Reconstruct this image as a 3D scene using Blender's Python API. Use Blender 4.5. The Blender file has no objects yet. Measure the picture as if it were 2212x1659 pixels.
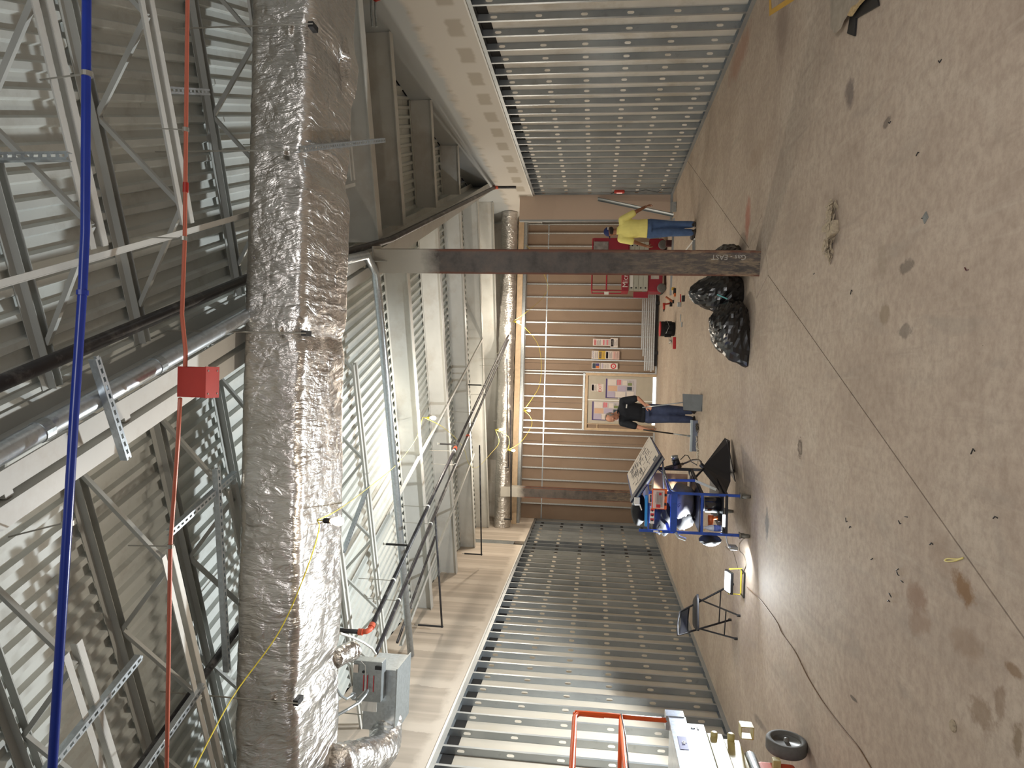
import bpy, math, random
import numpy as np
from math import sin, cos, pi, radians
from mathutils import Vector, Matrix
random.seed(7)
SC = bpy.context.scene
COL = SC.collection

# ------------------------------------------------------------------ camera
FPX, PITCH, YAW, ROLL, EYE = 1491.3, 0.11947, -0.01467, 0.02828, 1.865
_fw = Vector((sin(YAW)*cos(PITCH), cos(YAW)*cos(PITCH), sin(PITCH)))
_r0 = Vector((cos(YAW), -sin(YAW), 0)); _u0 = _r0.cross(_fw)
_rt = _r0*cos(ROLL) + _u0*sin(ROLL); _up = _u0*cos(ROLL) - _r0*sin(ROLL)
cam = bpy.data.objects.new('camera', bpy.data.cameras.new('camera')); COL.objects.link(cam)
cam.data.sensor_width = 36; cam.data.lens = 36*FPX/2212; cam.data.clip_start = .05; cam.data.clip_end = 200
_x, _y, _z = -_up, _rt, -_fw         # the phone was held on its side: room-up is picture-left
cam.matrix_world = Matrix(((_x.x,_y.x,_z.x,0),(_x.y,_y.y,_z.y,0),(_x.z,_y.z,_z.z,EYE),(0,0,0,1)))
SC.camera = cam

# ------------------------------------------------------------------ world, exposure
w = bpy.data.worlds.new('world'); SC.world = w; w.use_nodes = True
w.node_tree.nodes['Background'].inputs[0].default_value = (.80, .86, 1, 1)
w.node_tree.nodes['Background'].inputs[1].default_value = .17
SC.view_settings.view_transform = 'Standard'; SC.view_settings.look = 'None'
SC.view_settings.gamma = 1; SC.view_settings.use_curve_mapping = False
SC.view_settings.exposure = 0.38
SC.cycles.max_bounces = 8; SC.cycles.diffuse_bounces = 5

def lamp(name, kind, loc, energy, color, size=.1, rot=None, spread=None, sy=None):
    d = bpy.data.lights.new(name, kind); d.energy = energy; d.color = color
    if kind == 'AREA':
        d.size = size
        if sy: d.shape = 'RECTANGLE'; d.size_y = sy
        if spread: d.spread = spread
    else: d.shadow_soft_size = size
    o = bpy.data.objects.new(name, d); COL.objects.link(o); o.location = loc
    if rot is not None: o.rotation_euler = Vector(rot).to_track_quat('-Z', 'Y').to_euler()
    return o
# added fill lamp behind the camera, no fixture there; brightens floor and near room
lamp('fill_light', 'AREA', (0.6, -2.6, 3.9), 88, (1, .97, .94), 2.2, (0.12, .80, -.50), spread=radians(105))
# the bright work light that stands on the floor beside the folding chair, facing up and a little to the camera
lamp('work_light_beam', 'AREA', (-2.47, 8.62, .235), 190, (.92, .98, 1), .24, (0.10, -.29, .95))
wsp = lamp('work_light_spread', 'SPOT', (-2.47, 8.62, .245), 290, (.94, .98, 1), .06, (0.05, -.20, .97)); wsp.data.spot_size = radians(166); wsp.data.spot_blend = .25
lamp('cart_light_beam', 'AREA', (-2.02, 8.36, .20), 7, (.93, .98, 1), .16, (-.9, .5, -.12))
BULBS = [(-1.10, 4.80, 3.72), (-0.77, 11.3, 4.57), (-1.39, 17.0, 4.18), (-2.01, 18.0, 3.98), (-1.0, 19.0, 3.69), (1.45, 19.0, 4.05)]
BPOW = [34, 130, 75, 70, 90, 90]

# ------------------------------------------------------------------ helpers
GA = radians(20.5)
G = Vector((sin(GA), cos(GA), 0)); J = Vector((cos(GA), -sin(GA), 0)); Z3 = Vector((0, 0, 1))
def sj(s, j, z=0.): return G*s + J*j + Z3*z
def at(x, y, axis, val):              # the point of a real plane (axis = val) that was surveyed at a photo position
    a = (829.5-y)/FPX; b = (1106-x)/FPX
    d = _fw + _rt*a + _up*b; c = Vector((0, 0, EYE)); t = (val-c[axis])/d[axis]
    return c + d*t
def tag(o, label=None, cat=None, group=None, kind=None):
    if label: o['label'] = label
    if cat: o['category'] = cat
    if group: o['group'] = group
    if kind: o['kind'] = kind
    return o
def empty(name, loc=(0,0,0), rz=0):
    o = bpy.data.objects.new(name, None); COL.objects.link(o); o.location = loc; o.rotation_euler.z = rz
    o.empty_display_size = .1
    return o
def thing(name, label, cat, loc=(0,0,0), rz=0, group=None): return tag(empty(name, loc, rz), label, cat, group)
class MB:
    def __init__(s): s.v = []; s.f = []
    def add(s, vs, fs):
        n = len(s.v); s.v += [tuple(v) for v in vs]; s.f += [tuple(i+n for i in f) for f in fs]; return s
    def box(s, c, d, R=None):
        hx, hy, hz = d[0]/2, d[1]/2, d[2]/2
        vs = [Vector((sx*hx, sy*hy, sz*hz)) for sx in (-1,1) for sy in (-1,1) for sz in (-1,1)]
        if R is not None: vs = [R @ v for v in vs]
        c = Vector(c)
        return s.add([v+c for v in vs], [(0,1,3,2),(4,6,7,5),(0,4,5,1),(2,3,7,6),(0,2,6,4),(1,5,7,3)])
    def bb(s, x0, x1, y0, y1, z0, z1): return s.box(((x0+x1)/2,(y0+y1)/2,(z0+z1)/2), (abs(x1-x0),abs(y1-y0),abs(z1-z0)))
    def frame(s, a, b, side=None):
        a, b = Vector(a), Vector(b); t = (b-a).normalized()
        if side is None: side = Z3 if abs(t.z) < .95 else Vector((1,0,0))
        n = t.cross(Vector(side)).normalized(); u = n.cross(t).normalized()
        return a, b, t, n, u
    def beam(s, a, b, w, h, side=None):   # rectangular bar, w across (horizontal), h along side
        a, b, t, n, u = s.frame(a, b, side)
        vs = [p + n*(sx*w/2) + u*(sy*h/2) for p in (a, b) for sx, sy in ((-1,-1),(1,-1),(1,1),(-1,1))]
        return s.add(vs, [(3,2,1,0),(4,5,6,7),(0,1,5,4),(1,2,6,5),(2,3,7,6),(3,0,4,7)])
    def prof(s, a, b, pts, side=None, cap=True):   # extrude closed 2D profile (n,u) from a to b
        a, b, t, n, u = s.frame(a, b, side); k = len(pts)
        vs = [p + n*x + u*y for p in (a, b) for x, y in pts]
        fs = [(i, (i+1)%k, k+(i+1)%k, k+i) for i in range(k)]
        if cap: fs += [tuple(range(k-1,-1,-1)), tuple(range(k,2*k))]
        return s.add(vs, fs)
    def tube(s, pts, r, n=10, cap=True, flat=1.0):
        pts = [Vector(p) for p in pts]; m = len(pts); rs = r if isinstance(r, (list, tuple)) else [r]*m
        t0 = (pts[1]-pts[0]).normalized(); ref = Z3 if abs(t0.z) < .9 else Vector((1,0,0))
        nn = t0.cross(ref).normalized(); vs = []
        for i, p in enumerate(pts):
            t = (pts[min(i+1,m-1)]-pts[max(i-1,0)]).normalized()
            nn = (nn - t*nn.dot(t)).normalized(); bb = t.cross(nn)
            for k in range(n):
                a = 2*pi*k/n; vs.append(p + nn*(cos(a)*rs[i]) + bb*(sin(a)*rs[i]*flat))
        fs = [(i*n+k, i*n+(k+1)%n, (i+1)*n+(k+1)%n, (i+1)*n+k) for i in range(m-1) for k in range(n)]
        if cap: fs += [tuple(range(n-1,-1,-1)), tuple(range((m-1)*n, m*n))]
        return s.add(vs, fs)
    def lathe(s, prof, c=(0,0,0), n=20, axis='z'):   # prof: (r, h)
        c = Vector(c); vs = []
        for r, h in prof:
            for k in range(n):
                a = 2*pi*k/n; p = (r*cos(a), r*sin(a), h)
                if axis == 'x': p = (p[2], p[0], p[1])
                if axis == 'y': p = (p[0], p[2], p[1])
                vs.append(c + Vector(p))
        m = len(prof)
        fs = [(i*n+k, i*n+(k+1)%n, (i+1)*n+(k+1)%n, (i+1)*n+k) for i in range(m-1) for k in range(n)]
        fs += [tuple(range(n-1,-1,-1)), tuple(range((m-1)*n, m*n))]
        return s.add(vs, fs)
    def poly(s, pts, th, up=Z3):         # flat polygon with thickness along up
        k = len(pts); up = Vector(up); vs = [Vector(p) for p in pts] + [Vector(p)+up*th for p in pts]
        return s.add(vs, [tuple(range(k-1,-1,-1)), tuple(range(k,2*k))] + [(i,(i+1)%k,k+(i+1)%k,k+i) for i in range(k)])
    def ell(s, c, r, n=14, m=9, R=None):
        vs = []; c = Vector(c)
        for i in range(m+1):
            th = pi*i/m
            for k in range(n):
                a = 2*pi*k/n; p = Vector((r[0]*sin(th)*cos(a), r[1]*sin(th)*sin(a), r[2]*cos(th)))
                vs.append(c + (R @ p if R is not None else p))
        return s.add(vs, [(i*n+k, (i+1)*n+k, (i+1)*n+(k+1)%n, i*n+(k+1)%n) for i in range(m) for k in range(n)])
    def build(s, name, mat, parent=None, smooth=False, bevel=0, fix=True):
        me = bpy.data.meshes.new(name); me.from_pydata(s.v, [], s.f)
        if mat: me.materials.append(mat)
        if fix:
            import bmesh
            b = bmesh.new(); b.from_mesh(me); bmesh.ops.recalc_face_normals(b, faces=b.faces); b.to_mesh(me); b.free()
        if smooth: me.shade_smooth()
        o = bpy.data.objects.new(name, me); COL.objects.link(o)
        if parent: o.parent = parent
        if bevel:
            m = o.modifiers.new('b', 'BEVEL'); m.width = bevel; m.segments = 2; m.limit_method = 'ANGLE'
            if smooth is False: pass
        return o
def inst(src, name, parent, loc, rz=0, scale=None):
    o = bpy.data.objects.new(name, src.data); COL.objects.link(o); o.parent = parent; o.location = loc; o.rotation_euler.z = rz
    if scale: o.scale = scale
    return o
def copy_tree(o, parent=None):
    c = o.copy(); COL.objects.link(c)
    if parent: c.parent = parent
    for ch in list(o.children): copy_tree(ch, c)
    return c
def text(name, s, size, mat, parent, loc, xdir, ydir, align='CENTER', th=.0008):
    cu = bpy.data.curves.new(name, 'FONT'); cu.body = s; cu.size = size; cu.align_x = align; cu.align_y = 'CENTER'; cu.extrude = th; cu.resolution_u = 2
    o = bpy.data.objects.new(name, cu); COL.objects.link(o); dg = bpy.context.evaluated_depsgraph_get()
    me = bpy.data.meshes.new_from_object(o.evaluated_get(dg)); bpy.data.objects.remove(o)
    x = Vector(xdir).normalized(); y = Vector(ydir).normalized(); z = x.cross(y)
    me.transform(Matrix(((x.x,y.x,z.x,loc[0]),(x.y,y.y,z.y,loc[1]),(x.z,y.z,z.z,loc[2]),(0,0,0,1))))
    me.materials.clear(); me.materials.append(mat)
    o = bpy.data.objects.new(name, me); COL.objects.link(o)
    if parent: o.parent = parent
    return o

# ------------------------------------------------------------------ materials
def srgb(c): return tuple((v/12.92 if v <= .04045 else ((v+.055)/1.055)**2.4) for v in [k/255 for k in c])
class NT:
    def __init__(s, name):
        s.m = bpy.data.materials.new(name); s.m.use_nodes = True; s.t = s.m.node_tree; s.b = s.t.nodes['Principled BSDF']
    def n(s, kind, **kw):
        x = s.t.nodes.new('ShaderNode'+kind)
        for k, v in kw.items():
            if k in x.inputs.keys(): x.inputs[k].default_value = v
            else: setattr(x, k, v)
        return x
    def l(s, a, b): s.t.links.new(a, b)
    def coord(s, sc=(1,1,1), rot=(0,0,0), loc=(0,0,0)):
        c = s.n('TexCoord'); mp = s.n('Mapping'); mp.inputs['Scale'].default_value = sc; mp.inputs['Rotation'].default_value = rot; mp.inputs['Location'].default_value = loc
        s.l(c.outputs['Object'], mp.inputs[0]); return mp.outputs[0]
    def noise(s, co, scale, detail=4, rough=.55, dist=0):
        x = s.n('TexNoise'); x.inputs['Scale'].default_value = scale; x.inputs['Detail'].default_value = detail; x.inputs['Roughness'].default_value = rough; x.inputs['Distortion'].default_value = dist
        s.l(co, x.inputs['Vector']); return x.outputs['Fac']
    def ramp(s, f, stops):
        r = s.n('ValToRGB'); e = r.color_ramp.elements
        while len(e) < len(stops): e.new(.5)
        for i, (p, c) in enumerate(stops): e[i].position = p; e[i].color = (c, c, c, 1) if isinstance(c, (int, float)) else (*c, 1)
        s.l(f, r.inputs[0]); return r.outputs[0]
    def mix(s, f, a, b, mode='MIX'):
        x = s.n('MixRGB'); x.blend_type = mode
        for i, v in enumerate((f, a, b)):
            if hasattr(v, 'links') or isinstance(v, bpy.types.NodeSocket): s.l(v, x.inputs[i])
            elif i == 0: x.inputs[0].default_value = v
            else: x.inputs[i].default_value = (*v, 1) if not isinstance(v, (int, float)) else (v, v, v, 1)
        return x.outputs[0]
    def math(s, op, a, b=0, c=0):
        x = s.n('Math'); x.operation = op
        for i, v in enumerate((a, b, c)):
            if isinstance(v, bpy.types.NodeSocket): s.l(v, x.inputs[i])
            else: x.inputs[i].default_value = v
        return x.outputs[0]
    def xyz(s, co):
        x = s.n('SeparateXYZ'); s.l(co, x.inputs[0]); return x.outputs
    def bump(s, f, strength, dist=.01, prev=None):
        x = s.n('Bump'); x.inputs['Strength'].default_value = strength; x.inputs['Distance'].default_value = dist; s.l(f, x.inputs['Height'])
        if prev is not None: s.l(prev, x.inputs['Normal'])
        s.l(x.outputs[0], s.b.inputs['Normal']); return x.outputs[0]
    def col(s, c):
        if isinstance(c, bpy.types.NodeSocket): s.l(c, s.b.inputs['Base Color'])
        else: s.b.inputs['Base Color'].default_value = (*c, 1)
def M(name, rgb, rough=.6, metal=0., var=.12, scale=6., bump=0., bscale=60., dirt=None, spec=.5, emis=0, alpha=1, trans=0):
    k = NT(name); c = srgb(rgb); co = k.coord()
    if var:
        f = k.noise(co, scale, 5); r = k.ramp(f, [(.3, tuple(v*(1-var) for v in c)), (.7, tuple(min(1, v*(1+var)) for v in c))])
        if dirt: r = k.mix(k.ramp(k.noise(co, dirt[1], 6, .7), [(.52, 0.), (.66, dirt[2])]), r, srgb(dirt[0]))
        k.col(r)
    else: k.col(c)
    k.b.inputs['Roughness'].default_value = rough; k.b.inputs['Metallic'].default_value = metal; k.b.inputs['Specular IOR Level'].default_value = spec
    if bump: k.bump(k.noise(co, bscale, 4), bump, .004)
    if emis: k.b.inputs['Emission Color'].default_value = (*c, 1); k.b.inputs['Emission Strength'].default_value = emis
    if alpha < 1: k.b.inputs['Alpha'].default_value = alpha
    if trans: k.b.inputs['Transmission Weight'].default_value = trans
    return k.m

# floor: troweled grey-beige concrete with stains, scuffs, red chalk and rust spots at their real places
def floor_mat():
    k = NT('concrete_floor'); co = k.coord()
    a = k.noise(co, 1.1, 6, .6, .6); b = k.noise(co, 14, 7, .72); c2 = k.noise(k.coord((1.2,.35,1), (0,0,.5)), 2.2, 5, .6, 1.2)
    base = k.ramp(a, [(.25, srgb((164,149,135))), (.5, srgb((180,165,150))), (.78, srgb((192,180,165)))])
    base = k.mix(k.ramp(b, [(.36, .48), (.60, 0.)]), base, srgb((140,124,110)))
    base = k.mix(k.ramp(c2, [(.56, 0.), (.72, .38)]), base, srgb((146,138,128)))
    # straight trowel and dust streaks
    st = k.noise(k.coord((7,.6,1), (0,0,-.75)), 1.5, 6, .6); base = k.mix(k.ramp(st, [(.58, 0.), (.75, .25)]), base, srgb((206,197,184)))
    st = k.noise(k.coord((9,.5,1), (0,0,.25)), 1.2, 6, .6); base = k.mix(k.ramp(st, [(.60, 0.), (.74, .30)]), base, srgb((128,116,106)))
    def spot(x, y, rx, ry, col, amt, rot=0, soft=.5, ns=9, ring=False):
        nonlocal base
        mp = k.n('Mapping'); mp.vector_type = 'TEXTURE'; mp.inputs['Location'].default_value = (x, y, 0); mp.inputs['Rotation'].default_value = (0,0,rot); mp.inputs['Scale'].default_value = (rx, ry, 1)
        tc = k.n('TexCoord'); k.l(tc.outputs['Object'], mp.inputs[0])
        ln = k.n('VectorMath'); ln.operation = 'LENGTH'; k.l(mp.outputs[0], ln.inputs[0])
        d = k.math('ADD', ln.outputs['Value'], k.math('MULTIPLY', k.math('SUBTRACT', k.noise(co, ns, 6, .7), .5), 1.4))
        f = k.ramp(d, [(0, amt*(.35 if ring else 1)), (.45, amt), (.5+soft*.5, 0.)])
        base = k.mix(f, base, srgb(col))
    p = lambda x, y: at(x, y, 2, 0)
    for (x, y, rx, ry, col, amt, rot, soft, ns, ring) in [
        (1728,968,.16,.12,(74,62,52),.85,.3,.25,22,True), (1657,1130,.28,.12,(98,98,98),.7,0,.4,9,False),
        (1958,575,.07,.16,(96,90,82),.6,0,.4,14,False), (1955,715,.07,.16,(90,86,80),.5,0,.4,14,False),
        (1615,470,.34,.20,(160,84,66),.6,0,.8,5,False), (1597,120,.30,.9,(150,104,84),.5,0,.9,3,False), (1640,330,.2,.9,(150,128,108),.25,0,.9,3,False),
        (2080,1270,.09,.16,(120,84,40),.75,-.4,.7,16,False), (1980,1290,.12,.16,(132,104,84),.65,.2,.8,12,False), (1985,1345,.1,.2,(134,108,88),.5,.4,.8,12,False),
        (2120,1540,.1,.14,(118,96,72),.5,0,.8,14,False), (2190,1450,.04,.1,(112,84,50),.6,0,.6,20,False), (2200,1600,.1,.05,(106,88,60),.6,0,.6,14,False), (2160,1520,.12,.06,(120,98,76),.5,0,.6,14,False),
        (1835,205,.16,.12,(84,76,76),.65,.5,.8,9,False), (1915,265,.05,.1,(76,70,66),.6,.2,.4,16,False), (1845,1510,.02,.12,(70,66,62),.7,.1,.5,16,False),
        (1640,1560,.06,.4,(96,92,88),.5,.2,.7,8,False), (1690,60,.5,.3,(120,104,96),.5,0,1,4,False),
        (1798,520,.10,.22,(120,112,104),.6,.2,.8,8,False), (1905,560,.18,.12,(140,128,112),.4,.2,.6,6,False), (1910,680,.11,.12,(132,118,98),.6,.1,.3,3,False),
        (2085,1390,.1,.2,(136,112,90),.4,.2,.8,10,False), (2040,1200,.15,.2,(140,118,100),.3,0,.9,8,False)]:
        q = p(x, y); spot(q.x, q.y, rx, ry, col, amt, rot, soft, ns, ring)
    sp = k.n('TexVoronoi'); sp.inputs['Scale'].default_value = 4.3; sp.inputs['Randomness'].default_value = 1; k.l(co, sp.inputs['Vector'])
    base = k.mix(k.ramp(sp.outputs['Distance'], [(.012, .8), (.02, 0.)]), base, srgb((70,60,52)))
    k.col(base); k.b.inputs['Roughness'].default_value = .8; k.b.inputs['Specular IOR Level'].default_value = .2
    k.bump(b, .12, .004); return k.m
def gyp_mat(name, field, mud, patch, zsplit, grey=None, seed=0):
    # taped and filled gypsum board: filler bands along the joints, raw board fields between them
    k = NT(name); co = k.coord(loc=(seed, 0, 0)); x, y, z = k.xyz(k.coord())
    n1 = k.noise(co, 2.3, 5, .6, .4); n2 = k.noise(k.coord((1,5,.5)), 1.4, 4, .5)
    saw = k.math('FRACT', k.math('MULTIPLY', k.math('ADD', y, k.math('MULTIPLY', n1, .25)), 1/1.22))
    strip = k.math('FRACT', k.math('MULTIPLY', k.math('ADD', y, k.math('MULTIPLY', n2, .2)), 1/.42))
    base = k.mix(k.ramp(n2, [(.35, 0.), (.65, 1.)]), srgb(field), srgb(tuple(int(v*.93) for v in field)))
    base = k.mix(k.ramp(strip, [(.30, 0.), (.42, .75), (.5, .75), (.62, 0.)]), base, srgb(patch))
    base = k.mix(k.ramp(saw, [(.02, .8), (.16, .8), (.26, 0.)]), base, srgb(mud))
    zz = k.math('ADD', z, k.math('MULTIPLY', n1, .35))
    low = k.ramp(k.math('MULTIPLY', k.math('SUBTRACT', zz, zsplit-.4), 1.0), [(.36, 1.), (.46, 0.)])
    base = k.mix(low, base, srgb(mud))
    if grey:
        base = k.mix(k.ramp(k.math('MULTIPLY', k.math('SUBTRACT', zz, zsplit-.4), 1.0), [(.44, 0.), (.54, 1.)]), base, srgb(grey))
        sq = k.math('FRACT', k.math('MULTIPLY', y, 1/.82)); zb = k.math('ADD', z, k.math('MULTIPLY', n2, .1))
        m1 = k.ramp(sq, [(.08, 0.), (.16, 1.), (.66, 1.), (.74, 0.)]); m2 = k.ramp(k.math('SUBTRACT', zb, 3.4), [(.42, 0.), (.46, 1.), (.64, 1.), (.68, 0.)])
        base = k.mix(k.math('MULTIPLY', k.math('MULTIPLY', m1, m2), .75), base, srgb(patch))
    k.col(base); k.b.inputs['Roughness'].default_value = .85; k.b.inputs['Specular IOR Level'].default_value = .2
    return k.m
def foil_mat(name, scale=1., strength=.9, rough=.24):
    k = NT(name); co = k.coord()
    warp = k.n('VectorMath'); warp.operation = 'ADD'; wm = k.n('VectorMath'); wm.operation = 'SCALE'; wm.inputs['Scale'].default_value = .22
    nz = k.n('TexNoise'); nz.inputs['Scale'].default_value = 1.6*scale; nz.inputs['Detail'].default_value = 4; k.l(co, nz.inputs['Vector'])
    k.l(nz.outputs['Color'], wm.inputs[0]); k.l(co, warp.inputs[0]); k.l(wm.outputs[0], warp.inputs[1]); wc = warp.outputs[0]
    v = k.n('TexVoronoi'); v.feature = 'DISTANCE_TO_EDGE'; v.inputs['Scale'].default_value = 5*scale; k.l(wc, v.inputs['Vector'])
    mp = k.n('Mapping'); mp.inputs['Scale'].default_value = (5.2, 1.0, 1.6); k.l(wc, mp.inputs[0])          # pulls that run round the duct
    r1 = k.noise(mp.outputs[0], 2.4*scale, 5, .55, 1.0); r0 = k.noise(wc, 2.2*scale, 4, .5, .8); r2 = k.noise(mp.outputs[0], 11*scale, 4, .6)
    amt = k.ramp(k.noise(co, 1.3*scale, 3), [(.40, .15), (.62, 1.)])
    h = k.math('ADD', k.math('MULTIPLY', r0, 1.2), k.math('MULTIPLY', r1, 1.25))
    h = k.math('ADD', h, k.math('MULTIPLY', k.math('MULTIPLY', k.math('MINIMUM', v.outputs['Distance'], .12), 1.0), amt)); h = k.math('ADD', h, k.math('MULTIPLY', k.math('MULTIPLY', r2, .42), amt))
    k.col(k.mix(k.ramp(k.noise(co, 1.7, 5), [(.35, 0.), (.65, 1.)]), (.72,.70,.67), (.60,.575,.545)))
    k.b.inputs['Metallic'].default_value = .93; k.b.inputs['Roughness'].default_value = rough
    k.bump(h, strength, .03); return k.m
def galv_mat(name, rgb=(168,174,176), rough=.38):
    k = NT(name); co = k.coord(); v = k.n('TexVoronoi'); v.inputs['Scale'].default_value = 38; k.l(co, v.inputs['Vector']); c = srgb(rgb)
    f = k.n('SeparateColor'); k.l(v.outputs['Color'], f.inputs[0])
    k.col(k.mix(f.outputs[0], tuple(x*.90 for x in c), tuple(min(1,x*1.1) for x in c)))
    k.b.inputs['Metallic'].default_value = .75; k.b.inputs['Roughness'].default_value = rough
    k.bump(k.noise(co, 3, 3), .15, .01); return k.m
def rust_mat():
    k = NT('rusty_steel'); co = k.coord(); x, y, z = k.xyz(co)
    n = k.noise(co, 5, 8, .7); nv = k.noise(k.coord((4,4,1)), 6, 7, .7)
    base = k.ramp(n, [(.3, srgb((58,52,50))), (.5, srgb((84,78,74))), (.7, srgb((100,88,80)))])
    base = k.mix(k.ramp(k.math('ADD', k.math('ABSOLUTE', x), k.math('MULTIPLY', nv, .04)), [(.135, 0.), (.155, .8)]), base, srgb((112,62,40)))
    dust = k.math('MULTIPLY', k.ramp(nv, [(.46, 0.), (.64, .9)]), k.ramp(k.math('MULTIPLY', z, .5), [(.0, 1.), (.6, .5), (.95, 0.)]))
    base = k.mix(dust, base, srgb((150,132,108)))
    zz = k.math('ADD', z, k.math('MULTIPLY', n, .25))
    base = k.mix(k.ramp(k.math('SUBTRACT', zz, 3.3), [(.62, 0.), (.86, 1.)]), base, srgb((190,186,176)))
    k.col(base); k.b.inputs['Roughness'].default_value = .62; k.b.inputs['Metallic'].default_value = .15; k.bump(n, .25, .004); return k.m

mFloor = floor_mat()
mGypL = gyp_mat('filled_gypsum_left', (186,174,160), (205,194,180), (196,184,170), 3.95)
mGypR = gyp_mat('filled_gypsum_right', (200,196,188), (206,202,194), (170,162,148), 4.55, grey=(178,182,182), seed=3)
mGypE = gyp_mat('filled_gypsum_return', (188,168,152), (204,184,168), (206,192,178), 3.2, seed=9)
mDeck = M('deck_paint', (198,202,198), .55, var=.05, scale=2, dirt=((150,146,136), 3, .3))
mSteel = M('painted_steel', (198,198,193), .5, var=.05, scale=3, dirt=((150,130,104), 1.3, .25))
mSteelG = M('painted_steel_grey', (176,178,174), .5, var=.05, scale=3)
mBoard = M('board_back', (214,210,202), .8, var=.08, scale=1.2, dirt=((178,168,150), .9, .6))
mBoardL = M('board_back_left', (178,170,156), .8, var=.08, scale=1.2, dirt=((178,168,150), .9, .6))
def stud_mat():
    k = NT('galvanised_stud'); co = k.coord(); oi = k.n('ObjectInfo'); r = k.math('MULTIPLY', oi.outputs['Random'], 9.)
    cb = k.n('CombineXYZ'); k.l(r, cb.inputs[0]); k.l(r, cb.inputs[1]); va = k.n('VectorMath'); k.l(co, va.inputs[0]); k.l(cb.outputs[0], va.inputs[1])
    n = k.noise(va.outputs[0], 1.1, 4); n2 = k.noise(va.outputs[0], 8, 5)
    c = k.ramp(n, [(.3, srgb((150,156,160))), (.7, srgb((178,183,185)))])
    c = k.mix(k.ramp(n, [(.66, 0.), (.78, .5)]), c, srgb((106,100,92)))
    c = k.mix(k.ramp(n2, [(.62, 0.), (.72, .25)]), c, srgb((110,112,112)))
    k.col(c); k.b.inputs['Metallic'].default_value = .7; k.b.inputs['Roughness'].default_value = .38; return k.m
mStud = stud_mat()
mGalv = galv_mat('galvanised'); mGalvB = galv_mat('galvanised_bright', (190,198,204), .28)
mFoil = foil_mat('foil_wrap', 1., .75, .27); mFoil2 = foil_mat('foil_wrap_far', 1.6, .8, .3)
mRust = rust_mat()
mDark = M('dark_void', (26,24,22), .9, var=0)
mBlackPipe = M('black_pipe', (44,42,46), .45, var=.2, scale=8, dirt=((150,148,144), 5, .35))
mTan = M('tan_sheathing', (146,126,108), .85, var=.06, scale=1.5, dirt=((130,108,88), 1.0, .4))
mWood = M('wood', (196,172,142), .7, var=.12, scale=9)
mBlue = M('blue_pipe_paint', (28,52,146), .28, var=.08, scale=5)
mRedPipe = M('red_conduit_paint', (196,108,86), .4, var=.06)
mRedBox = M('red_box_paint', (176,50,38), .5, var=.08)
mOrangeFit = M('orange_fitting', (206,92,64), .5, var=.1)
mWhite = M('white', (226,226,222), .5, var=.03)
mBlack = M('black_plastic', (26,26,28), .5, var=.15)
mRod = M('zinc_rod', (170,168,160), .35, .6, var=0)
mYellowC = M('yellow_cord', (214,196,60), .5, var=.05)

# ------------------------------------------------------------------ the room
XL, XR, HS, HD, Y0, Y1 = -4.53, 4.734, 3.63, 5.20, -5.5, 21.62
floor = MB().bb(XL-.12, XR+.12, Y0, Y1+.3, -.12, -.02).build('floor', mDark); tag(floor, 'dusty beige grey concrete slab floor with dark control joints', kind='structure')
def clip(poly, n, d):     # keep n.p <= d
    out = []
    for i in range(len(poly)):
        a, b = poly[i], poly[(i+1) % len(poly)]; da = n[0]*a[0]+n[1]*a[1]-d; db = n[0]*b[0]+n[1]*b[1]-d
        if da <= 0: out.append(a)
        if (da < 0 < db) or (db < 0 < da):
            t = da/(da-db); out.append((a[0]+(b[0]-a[0])*t, a[1]+(b[1]-a[1])*t))
    return out
def room_rect(x0=XL-.1, x1=XR+.1, y0=Y0, y1=Y1+.2): return [(x0,y0),(x1,y0),(x1,y1),(x0,y1)]
# the slab is saw cut along the column line; a diamond isolates the column
g2 = (G.x, G.y); j2 = (J.x, J.y); JT = .005
DA, DB, DC, DD = (1.92,8.31), (1.17,7.93), (.97,8.46), (1.66,8.96)
def slab(poly):
    if len(poly) > 2: MB().poly([(x, y, -.02) for x, y in poly], .02).build('slab', mFloor, floor)
Jn = -1.70
def side(poly, a, b, keep, off=JT):     # the part of poly on keep's side of the line a-b, set back by off
    dx, dy = b[0]-a[0], b[1]-a[1]; L = math.hypot(dx, dy); n = (dy/L, -dx/L); d = n[0]*a[0]+n[1]*a[1]
    if n[0]*keep[0]+n[1]*keep[1] > d: n = (-n[0], -n[1]); d = -d
    return clip(poly, n, d-off)
base = room_rect(); E2 = (DB[0]+g2[0], DB[1]+g2[1])
for apex, far in ((DA, (5, 5)), (DC, (-5, 12))):
    halfP = side(base, DB, DD, far)
    slab(side(halfP, DB, apex, (apex[0]+(-j2[0] if apex is DC else j2[0])*.1-g2[0]*3, apex[1]-g2[1]*3)))
    inner = side(halfP, DB, apex, DD, -JT)
    slab(side(inner, apex, DD, (apex[0]+g2[0]*3, apex[1]+g2[1]*3)))
dia = [DA, DB, DC, DD]
for i in range(4): dia = side(dia, [DA, DB, DC, DD][i], [DA, DB, DC, DD][(i+1) % 4], (1.4, 8.4), JT/2)
slab(dia)
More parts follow.
